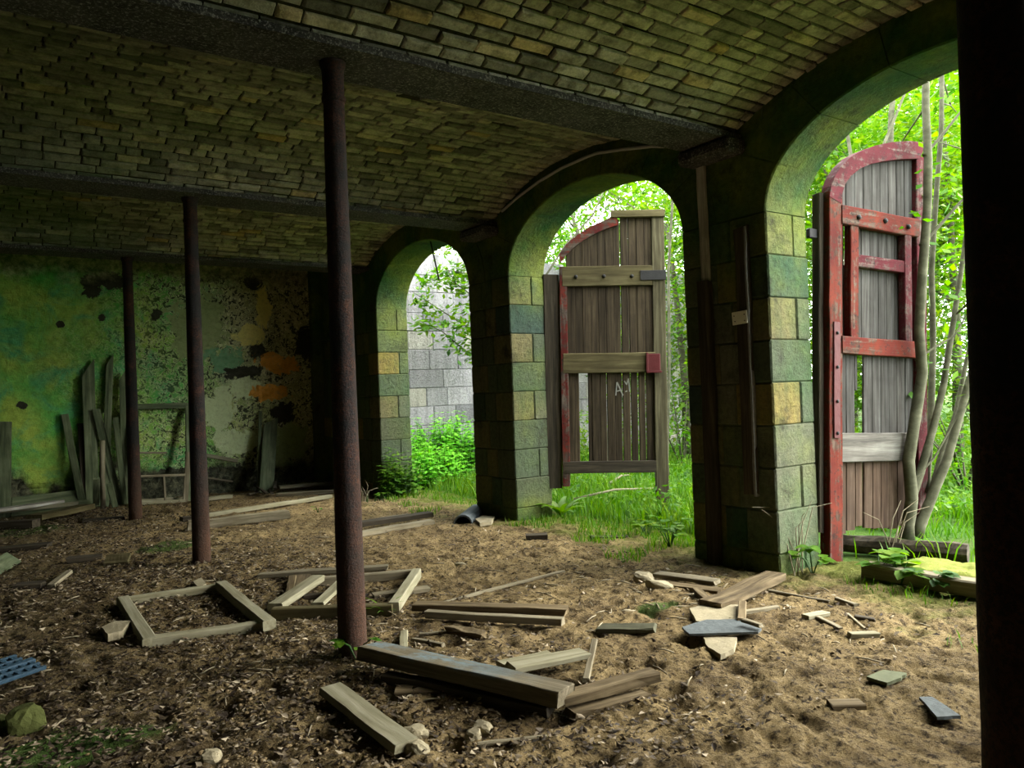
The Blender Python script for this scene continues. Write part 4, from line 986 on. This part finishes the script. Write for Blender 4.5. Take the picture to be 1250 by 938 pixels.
# bushes closing the view low down
for px, d, h, r, m, lb in ((1175, 9.6, 1.2, .9, 'leaf', 'low bush in the grass right of the stems'), (1100, 14, 1.8, 1.5, 'leaf_y', 'bush low behind the boards of the red door'), (830, 13.5, 1.5, 1.0, 'leaf', 'low bush right of the brown door bottom'),
                           (740, 14.2, 1.3, .9, 'leaf_y', 'bush seen under the brown door bottom'), (1200, 16, 2.2, 2.0, 'leaf', 'wide bush far behind the slanting stems')):
    x, y = at_d(px, d); zb = gz(x, y)-.05; e = empty('bush', Matrix.Translation((x, y, zb))); tag(e, lb, 'bush', 'bushes in the rough grass')
    mb = MB(); 
    for i in range(130):
        v = rdir(.3); spray(mb, Vector((v.x*r, v.y*r, max(.1, abs(v.z)*h*rnd(.4, 1)))), 12, .16, .10, tb=.55)
    mb.build('foliage', M[m], e, smooth='leaf')
    mb = MB()
    for i in range(7): a = rnd(0, 6.28); mb.tube([Vector((0, 0, 0)), Vector((math.cos(a)*r*.3, math.sin(a)*r*.3, h*.5)), Vector((math.cos(a)*r*.7, math.sin(a)*r*.7, h*.9))], [.015, .012, .005], 5)
    mb.build('stem', M['bark'], e, smooth=True)
# multi-stemmed sapling hard behind the red door
D0 = 6.72
base = ond(1112, 660, D0); e = empty('sapling', Matrix.Translation((base.x, base.y, gz(base.x, base.y)-.05))); o0 = e.matrix_world.translation.copy()
tag(e, 'many-stemmed grey sapling growing close behind the open red door', 'tree')
STEMS = [
    ([(1106, 658, 0), (1113, 610, 0), (1109, 562, 0), (1118, 505, .02), (1126, 455, .03), (1122, 405, .03), (1126, 335, .0), (1132, 255, 0), (1133, 195, 0), (1130, 130, .05), (1131, 20, .1), (1134, -90, .2)], .085, .04),
    ([(1118, 655, .03), (1136, 610, .05), (1156, 562, .08), (1172, 505, .12), (1187, 452, .15), (1205, 380, .2), (1222, 280, .25)], .075, .03),
    ([(1112, 612, .0), (1124, 575, .05), (1140, 520, .1), (1152, 470, .15), (1161, 410, .2), (1172, 340, .25), (1186, 240, .3), (1196, 120, .35)], .060, .022),
    ([(1136, 608, .1), (1148, 560, .2), (1166, 508, .3), (1182, 430, .4), (1200, 350, .5)], .05, .02),
    ([(1130, 602, .2), (1136, 520, .35), (1139, 420, .45), (1137, 330, .5), (1142, 250, .55), (1149, 160, .6), (1150, 60, .7)], .05, .03),
    ([(1124, 300, .0), (1150, 272, .05), (1180, 238, .1), (1215, 205, .15)], .025, .012),
    ([(1128, 190, .0), (1150, 165, .03), (1186, 120, .06), (1220, 84, .1)], .022, .010),
    ([(1118, 440, .03), (1140, 425, .1), (1165, 410, .14), (1200, 350, .2)], .018, .008),
    ([(1112, 590, .0), (1140, 560, .05), (1165, 515, .1), (1192, 480, .1)], .016, .007)]
tips = []
for pts, r0, r1 in STEMS:
    w = [ond(px, py, D0+dd)-o0 for px, py, dd in pts]; mb = MB(); n = len(w); ww = []; rad = []
    for i in range(n-1):
        for k in range(3): f = k/3; ww.append(w[i].lerp(w[i+1], f)); rad.append(r0+(r1-r0)*(i+f)/(n-1))
    ww.append(w[-1]); rad.append(r1); rad[0] *= 1.3
    rad = [q*.64 for q in rad]
    mb.tube(ww, rad, 10, rough=.08); mb.build('stem', M['bark'], e, smooth=True)
    if len(pts) > 3: tips += ww[len(ww)//2:]
for k in range(16):   # thin side twigs
    t = tips[RN.randrange(len(tips))]; d = Vector((rnd(-.3, 1), rnd(-.8, .5), rnd(-.2, .9))).normalized(); l = rnd(.5, 1.2)
    mb = MB(); ww = [t, t+d*l*.5+Vector((0, 0, .04)), t+d*l]; mb.tube(ww, [.009, .007, .003], 5); mb.build('twig', M['bark'], e, smooth=True); tips += ww[1:]
mb = MB()
for t in tips:
    if t.z > 1.3: spray(mb, t+rdir()*rnd(0, .35)+Vector((.25, -.1, .1)), 6, .22, .12, tb=.6)
for i in range(60):
    px, py = rnd(1130, 1240), rnd(60, 330); spray(mb, ond(px, py, D0+rnd(.5, 2.2))-o0, 8, .22, .12, tb=.62)
mb.build('foliage', M['leaf'], e, smooth='leaf')
# thin trunks seen in the middle arch and above the red door
for pts, r, lb in ((((818, 648), (814, 560), (817, 450), (816, 330), (822, 230), (824, 120)), .028, 'thin straight young trunk right beside the brown door edge'),
                   (((1086, 330), (1084, 250), (1088, 140), (1098, 20)), .05, 'thick grey trunk behind the top of the red door'), (((1032, 330), (1040, 200), (1034, 160), (1030, 60)), .03, 'thin trunk left behind the curved top of the red door'),
                   (((1073, 190), (1090, 150), (1104, 115), (1120, 60)), .022, 'dark slanting branchy trunk over the red door'), (((735, 640), (738, 600), (742, 560), (750, 400)), .035, 'thin trunk seen beneath the brown door'), (((664, 340), (690, 300), (724, 262), (745, 215)), .02, 'slanting thin trunk above the hinge side of the brown door')):
    d = 11.5 if pts[0][0] < 900 else 9.5
    P = [ond(px, py, d+.08*i) for i, (px, py) in enumerate(pts)]; g0 = gz(P[0].x, P[0].y)-.08
    P = [Vector((P[0].x, P[0].y, g0))]+[q for q in P if q.z > g0+.15]
    mb = MB(); mb.tube(P, [r*(1-.5*i/len(P)) for i in range(len(P))], 8)
    e = empty('young_tree', Matrix.Translation(P[0])); tag(e, lb, 'tree', 'thin young trunks outside')
    mb.v = [tuple(Vector(v)-P[0]) for v in mb.v]; mb.build('trunk', M['bark'], e, smooth=True)
    mb = MB()
    for i in range(26):
        c = P[-1]-P[0] if i % 3 == 0 else (P[-2]-P[0]).lerp(P[-1]-P[0], rnd(0, 1)); spray(mb, c+rdir()*rnd(.1, .7)+Vector((0, 0, .2)), 8, .18, .11, tb=.55)
    mb.build('foliage', M['leaf'], e, smooth='leaf')
# drooping branch across the far arch
tb_ = ony(606, 560, 12.0); e = empty('tree', Matrix.Translation((tb_.x, tb_.y, gz(tb_.x, tb_.y)))); tag(e, 'small tree reaching a leafy branch across the far arch in front of the pale wall', 'tree'); o0 = e.matrix_world.translation.copy()
mb = MB(); P = [Vector((0, 0, -.1)), Vector((.03, 0, 1.2)), Vector((-.02, .03, 2.4)), Vector((0, 0, 4.2))]; mb.tube(P, [.06, .05, .04, .02], 8); mb.build('trunk', M['bark'], e, smooth=True)
mb = MB(); fo = MB()
for pts in (((606, 425), (575, 402), (540, 380), (503, 356)), ((606, 330), (575, 335), (545, 330), (520, 345)), ((606, 440), (570, 430), (540, 405), (512, 392)), ((606, 300), (570, 300), (548, 292), (540, 290)), ((606, 470), (575, 360), (555, 345), (545, 325))):
    w = [ony(px, py, 12.0+.1*i)-o0 for i, (px, py) in enumerate(pts)]; w[0] = Vector((0, 0, w[0].z)); mb.tube(w, [.02, .014, .010, .004], 6)
    for i in range(1, len(w)):
        for k in range(9): spray(fo, w[i-1].lerp(w[i], rnd(0, 1) if i > 1 else rnd(.5, 1))+rdir()*rnd(0, .22), 10, .13, .15, tb=.65)
mb.build('branch', M['bark'], e, smooth=True); fo.build('foliage', M['leaf'], e, smooth='leaf')
# nettles at the far arch
def nettles(name, label, cx, cy, rx, ry, n, h, mat, group=None):
    e = empty(name, Matrix.Translation((cx, cy, gz(cx, cy)))); tag(e, label, 'plant', group); mb = MB(); st = MB()
    for i in range(n):
        a = rnd(0, 6.28); q = math.sqrt(rnd(0, 1)); x, y = rx*q*math.cos(a), ry*q*math.sin(a); hh = h*rnd(.55, 1.1)*(1-.35*q*q)
        dx, dy = rnd(-.15, .15)*hh, rnd(-.15, .15)*hh; z0 = gz(cx+x, cy+y)-gz(cx, cy)-.03
        st.tube([Vector((x, y, z0)), Vector((x+dx*.4, y+dy*.4, z0+hh*.5)), Vector((x+dx, y+dy, z0+hh))], [.005, .004, .002], 4)
        k = int(hh/.07)
        for j in range(2, k+1):
            f = j/k; p = Vector((x+dx*f, y+dy*f, z0+hh*f)); b = (j % 2)*1.57+i
            for t in (0, math.pi):
                d = Vector((math.cos(b+t), math.sin(b+t), rnd(-.5, .15))).normalized(); s = d.cross(Vector((0, 0, 1))).normalized()
                l = rnd(.10, .18)*(1.1-.4*f); mb.leaf(p, d, s, l, l*.62, .12, min(1, max(0, RN.gauss(.35+.4*f, .18))))
    st.build('stem', M['leaf_d'], e); mb.build('foliage', mat, e, smooth='leaf')
    return e
p = ony(545, 560, 12.3); nettles('nettle_clump', 'big clump of bright nettles before the pale wall in the far arch', p.x, p.y, 1.0, .5, 260, 1.1, M['nettle'])
p = ony(520, 590, 11.5); nettles('nettle_clump', 'lower nettles spreading in front of the big nettle clump', p.x, p.y, .75, .5, 140, .7, M['nettle'])
p = at(488, 604); nettles('weed_clump', 'weeds climbing the foot of the far arch jamb', p.x, p.y, .28, .3, 60, .7, M['leaf'])
p = at(455, 612); nettles('weed_clump', 'low green weeds at the far pier just right of the sprout column', p.x, p.y, .3, .14, 24, .16, M['leaf'])
# strap-leaved fern and ivy seedlings
def straps(name, label, px, py, n, Ln, wd, mat, cat='fern'):
    c = at(px, py); e = empty(name, Matrix.Translation((c.x, c.y, gz(c.x, c.y)))); tag(e, label, cat)
    for i in range(n):
        a = 6.28*i/n+rnd(-.3, .3); l = Ln*rnd(.6, 1.1); el = rnd(.7, 1.25); mb = MB(); vs = []; t = rnd(.3, .9)
        side = Vector((-math.sin(a), math.cos(a), 0))
        for j in range(8):
            f = j/7; q = Vector((math.cos(a)*l*f*math.cos(el*(1-.35*f)), math.sin(a)*l*f*math.cos(el*(1-.35*f)), l*f*math.sin(el)-l*.45*f*f)); w = wd*math.sin(math.pi*min(1, .12+.86*f))**.7*.5
            vs += [q+side*w+Vector((0, 0, w*.35)), q, q-side*w+Vector((0, 0, w*.35))]
        fs = []
        for j in range(7): b = j*3; fs += [(b, b+1, b+4, b+3), (b+1, b+2, b+5, b+4)]
        mb.add(vs, fs, t); mb.build('frond', mat, e, smooth=True)
    return e
straps('fern', 'strap-leaved fern beside the foot of the brown door stile', 684, 632, 13, .55, .075, M['leaf_y'])
straps('fern', 'small strap fern under the open red door next to the log', 1075, 676, 10, .28, .035, M['leaf_d'])
def seedling(name, label, px, py, n, h, Ln, mat, dx=0, dy=0, dz=0):
    c = at(px, py); e = empty(name, Matrix.Translation((c.x+dx, c.y+dy, gz(c.x, c.y)+dz))); tag(e, label, 'plant'); st = MB(); mb = MB()
    for i in range(n):
        a = rnd(0, 6.28); l = h*rnd(.5, 1.2); tip = Vector((math.cos(a)*l*.6, math.sin(a)*l*.6, l*.8)); st.tube([Vector((0, 0, -.02)), tip*.5+Vector((0, 0, .03)), tip], [.005, .004, .002], 5)
        for k in range(3):
            b = a+(k-1)*1.1; d = Vector((math.cos(b), math.sin(b), rnd(-.35, .2))).normalized(); s = d.cross(Vector((0, 0, 1))).normalized(); q = Ln*rnd(.7, 1.15); p0 = tip
            # heart-shaped blade
            prof = [(0, .0), (.12, .34), (.35, .45), (.62, .34), (.85, .14), (1, 0)]; vs = []; u = Vector((0, 0, 1))
            for f, w in prof: vs += [p0+d*q*f+s*q*w+u*q*w*.25, p0+d*q*f, p0+d*q*f-s*q*w+u*q*w*.25]
            fs = []
            for j in range(5): m = j*3; fs += [(m, m+1, m+4, m+3), (m+1, m+2, m+5, m+4)]
            mb.add(vs, fs, rnd(.3, .9))
    st.build('stem', M['leaf_d'], e); mb.build('foliage', mat, e, smooth=True)
seedling('seedling', 'green sprout with pointed leaves at the foot of a rusty column', 436, 806, 4, .13, .075, M['leaf'], 0, -.0)
seedling('bramble', 'bramble seedling at the foot of the right arch pier', 992, 700, 8, .26, .10, M['leaf'])
seedling('bramble', 'bramble sprawling over the left end of the threshold timber', 1072, 706, 8, .2, .12, M['leaf'])
seedling('bramble', 'bramble leaves hanging over the middle of the threshold timber', 1098, 716, 7, .2, .13, M['leaf_y'])
seedling('bramble', 'single bramble shoot lowest on the threshold timber near the broad column', 1136, 722, 5, .17, .12, M['leaf_d'])
seedling('bramble', 'bramble patch at the doorway pier edge of the middle arch', 818, 668, 12, .3, .10, M['leaf'])
seedling('bramble', 'bramble patch in grass before the brown door post', 790, 656, 9, .2, .09, M['leaf_y'])
seedling('seedling', 'tiny seedling on the long thin pale plank', 388, 625, 3, .07, .05, M['leaf'])
straps('grass_tuft', 'green grass tuft growing through the broken sash frame', 470, 752, 9, .22, .012, M['grass'], 'grass')
# dry stems
for lb, px, py, n, h in (('pale dry stalks leaning against the right arch pier', 972, 700, 7, .75), ('grey dry weed stalks near the far pier', 446, 612, 6, .35), ('dry bramble stalks arching over the rotten log', 1088, 684, 6, .6)):
    c = at(px, py); e = MB()
    for i in range(n):
        a = rnd(-.6, .9); l = h*rnd(.6, 1.1); d = R0*math.sin(a)*l*.7; e.tube([Vector((rnd(-.06, .06), rnd(-.05, .05), -.03)), d*.5+Vector((0, 0, l*.65)), d+Vector((rnd(-.1, .1), 0, l*rnd(.6, .95)))], [.005, .004, .002], 5)
    tag(e.build('dry_stalks', M['twig'], None, Matrix.Translation((c.x, c.y, gz(c.x, c.y)))), lb, 'plant', None, 'stuff')
# fallen boughs in the grass of the middle arch
for lb, a, b in (('long thin fallen bough lying in the grass of the middle arch', (700, 610), (800, 596)), ('short fallen bough behind the long one in the grass', (745, 590), (772, 580))):
    p, q = at(*a, .12), at(*b, .12); mb = MB(); mb.tube([p, p.lerp(q, .5)+Vector((0, 0, .05)), q], [.02, .015, .008], 6); tag(mb.build('bough', M['twig'], smooth=True), lb, 'branch')
# ------------------------------------------------------------------ grass, leaf litter, crumbs
mb = MB()
def blade(x, y, h, w, t):
    z = gz(x, y)-.01; a = rnd(0, 6.28); dx, dy = math.cos(a), math.sin(a); b = rnd(.1, .7)*h; c = rnd(0, 6.28)
    p = Vector((x, y, z)); s = Vector((dx, dy, 0))*w/2; m = p+Vector((math.cos(c)*b*.35, math.sin(c)*b*.35, h*.6)); e = p+Vector((math.cos(c)*b, math.sin(c)*b, h))
    mb.add([p-s, p+s, m+s*.7, m-s*.7, e], [(0, 1, 2, 3), (3, 2, 4)], t)
for i in range(72000):
    d = 6+14*rnd(0, 1)**1.5; px = rnd(480, 1260) if i < 52000 else 1260+rnd(0, 1)**1.3*900; x, y = at_d(px, d)
    if x < W2+.25 or y > YBACK-.4: continue
    n = noise.noise(Vector((x*.9, y*.9, 7)))
    if n < -.25 and rnd(0, 1) < .7: continue
    if 5.5 < x < 7.1 and 2.6 < y < 4.6 and rnd(0, 1) < .97: continue
    blade(x, y, rnd(.08, .26)*(1+.5*n), .011+.0006*d, min(1, max(0, RN.gauss(.5+.3*n, .2))))
for i in range(9000):
    x = W+rnd(-.55, .95)-abs(RN.gauss(0, .12)); k = RN.choice((-1, 0, 0, 0, 1, 1)); yc = Y1+(k+.5)*L; y = yc+rnd(-1.3, 1.3)
    n = noise.noise(Vector((x*1.6, y*1.6, 2)))
    if x < W+.25 and n < (.25 if k < 0 or k == -1 else .08)-(x-W)*.3: continue
    if k == -1 and x > W+.2: continue
    blade(x, y, rnd(.03, .10), .009, min(1, max(0, RN.gauss(.55, .25))))
tag(mb.build('grass', M['grass'], smooth='leaf'), 'bright rough grass growing outside and over the arch thresholds', 'grass', None, 'stuff')
mb = MB()
for i in range(95000):
    # thick in the damp inner half, thin on the trodden open floor
    x = rnd(-.6, 4.9); y = rnd(2.2, 12.9)
    w = 1.0 if x < 1.9 else max(.06, .75-.55*(x-1.9))
    if y > 8.5: w *= .45
    w *= .35+1.3*max(0, .5+noise.noise(Vector((x*1.1, y*1.1, 4))))
    if rnd(0, 1) > w: continue
    z = gz_fine(x, y)+rnd(.001, .016); a = rnd(0, 6.28); d = Vector((math.cos(a), math.sin(a), rnd(-.3, .5))).normalized(); s = d.cross(Vector((rnd(-.5, .5), rnd(-.5, .5), 1))).normalized()
    l = rnd(.014, .05); mb.leaf(Vector((x, y, z)), d, s, l, l*rnd(.3, .65), rnd(-.5, .6), rnd(0, 1)**1.6)
tag(mb.build('leaf_litter', M['dead'], smooth='leaf'), 'dry brown fallen leaves scattered over the earth floor', 'leaves', None, 'stuff')
mb = MB()
def crumb(x, y, r, t):
    z = gz_fine(x, y)+r*.25; q = []
    for (a, b, c) in ((1, 0, 0), (-1, 0, 0), (0, 1, 0), (0, -1, 0), (0, 0, 1), (0, 0, -1), (.6, .6, .5), (-.6, .6, .5), (.6, -.6, .5), (-.6, -.6, .5)):
        k = r*rnd(.65, 1.25); q.append((x+a*k, y+b*k, z+c*k*.5))
    mb.add(q, [(4, 6, 7), (4, 7, 9), (4, 9, 8), (4, 8, 6), (0, 2, 6), (2, 1, 7), (1, 3, 9), (3, 0, 8), (2, 7, 6), (1, 9, 7), (3, 8, 9), (0, 6, 8)], t)
for i in range(14000):
    x, y = rnd(-.3, 4.6), rnd(2.1, 8.0)**1.0
    dn = math.exp(-((x-1.35)/.75)**2-((y-3.4)/1.1)**2)*1.0+.16+.25*max(0, noise.noise(Vector((x*1.4, y*1.4, 8))))
    if rnd(0, 1) > dn: continue
    crumb(x, y, rnd(.004, .013)*(1.7 if dn > .6 and rnd(0, 1) < .3 else 1), rnd(0, 1))
tag(mb.build('soil_crumbs', M['crumb'], smooth='leaf'), 'gravelly crumbs of earth strewn over the floor', 'soil', None, 'stuff')
mb = MB()
for i in range(3600):
    d = 6.3+9*rnd(0, 1)**1.3; px = rnd(560, 1240); x, y = at_d(px, d)
    if x < W2+.3 or y > YBACK-.2 or (5.5 < x < 7.1 and 2.6 < y < 4.6) or noise.noise(Vector((x*1.3, y*1.3, 17))) < -.05: continue
    spray(mb, Vector((x, y, gz(x, y)+rnd(.06, .28))), 4, .07, .09, tb=.55)
tag(mb.build('weeds', M['leaf'], smooth='leaf'), 'broad-leaved weeds filling the grass outside the arches', 'weeds', None, 'stuff')
mb = MB()
for i in range(300):
    if rnd(0, 1) < .45: x, y = RN.gauss(4.15, .5), RN.gauss(3.75, .7)
    elif rnd(0, 1) < .5: x, y = rnd(0, 2.2), rnd(3.5, 8)
    else: x, y = rnd(1, 5), rnd(2.5, 9)
    if x > W-.1: continue
    z = gz_fine(x, y)+.006; a = rnd(0, 3.14); l = rnd(.02, .08); d = Vector((math.cos(a), math.sin(a), rnd(-.05, .12)))*l
    p = Vector((x, y, z)); mb.tube([p-d, p+d*.1+Vector((0, 0, .005)), p+d], [.004, .0045, .003], 5, rnd(0, 1))
tag(mb.build('twig_litter', M['twig'], smooth='leaf'), 'fine dry twigs strewn over the earth floor', 'twigs', None, 'stuff')
# ------------------------------------------------------------------ light and camera
wd = bpy.data.worlds.new('World'); sc.world = wd; wd.use_nodes = True
bg = wd.node_tree.nodes['Background']; bg.inputs[0].default_value = (.93, .98, 1.0, 1); bg.inputs[1].default_value = SKY
ld = bpy.data.lights.new('sun', 'SUN'); ld.energy = SUN; ld.angle = math.radians(SUN_ANGLE); ld.color = (1, .95, .84)
lo = bpy.data.objects.new('sun', ld); COL.objects.link(lo); lo.rotation_euler = Vector(SUN_DIR).to_track_quat('Z', 'Y').to_euler()
cd = bpy.data.cameras.new('camera'); cd.sensor_width = 36; cd.sensor_fit = 'HORIZONTAL'; cd.lens = 36*FPX/1250; cd.clip_start = .05; cd.clip_end = 200
co = bpy.data.objects.new('camera', cd); COL.objects.link(co)
Mc = Matrix((RT, UP, -F)).transposed().to_4x4(); Mc.translation = CAM; co.matrix_world = Mc; sc.camera = co
vs = sc.view_settings; sc.display_settings.display_device = 'sRGB'; vs.view_transform = 'Standard'; vs.look = 'None'; vs.exposure = EXPO; vs.gamma = 1; vs.use_curve_mapping = False
cy = sc.cycles; cy.use_denoising = True; cy.max_bounces = 10; cy.diffuse_bounces = 6; cy.glossy_bounces = 2; cy.transmission_bounces = 4; cy.sample_clamp_indirect = 6; cy.caustics_reflective = False; cy.caustics_refractive = False
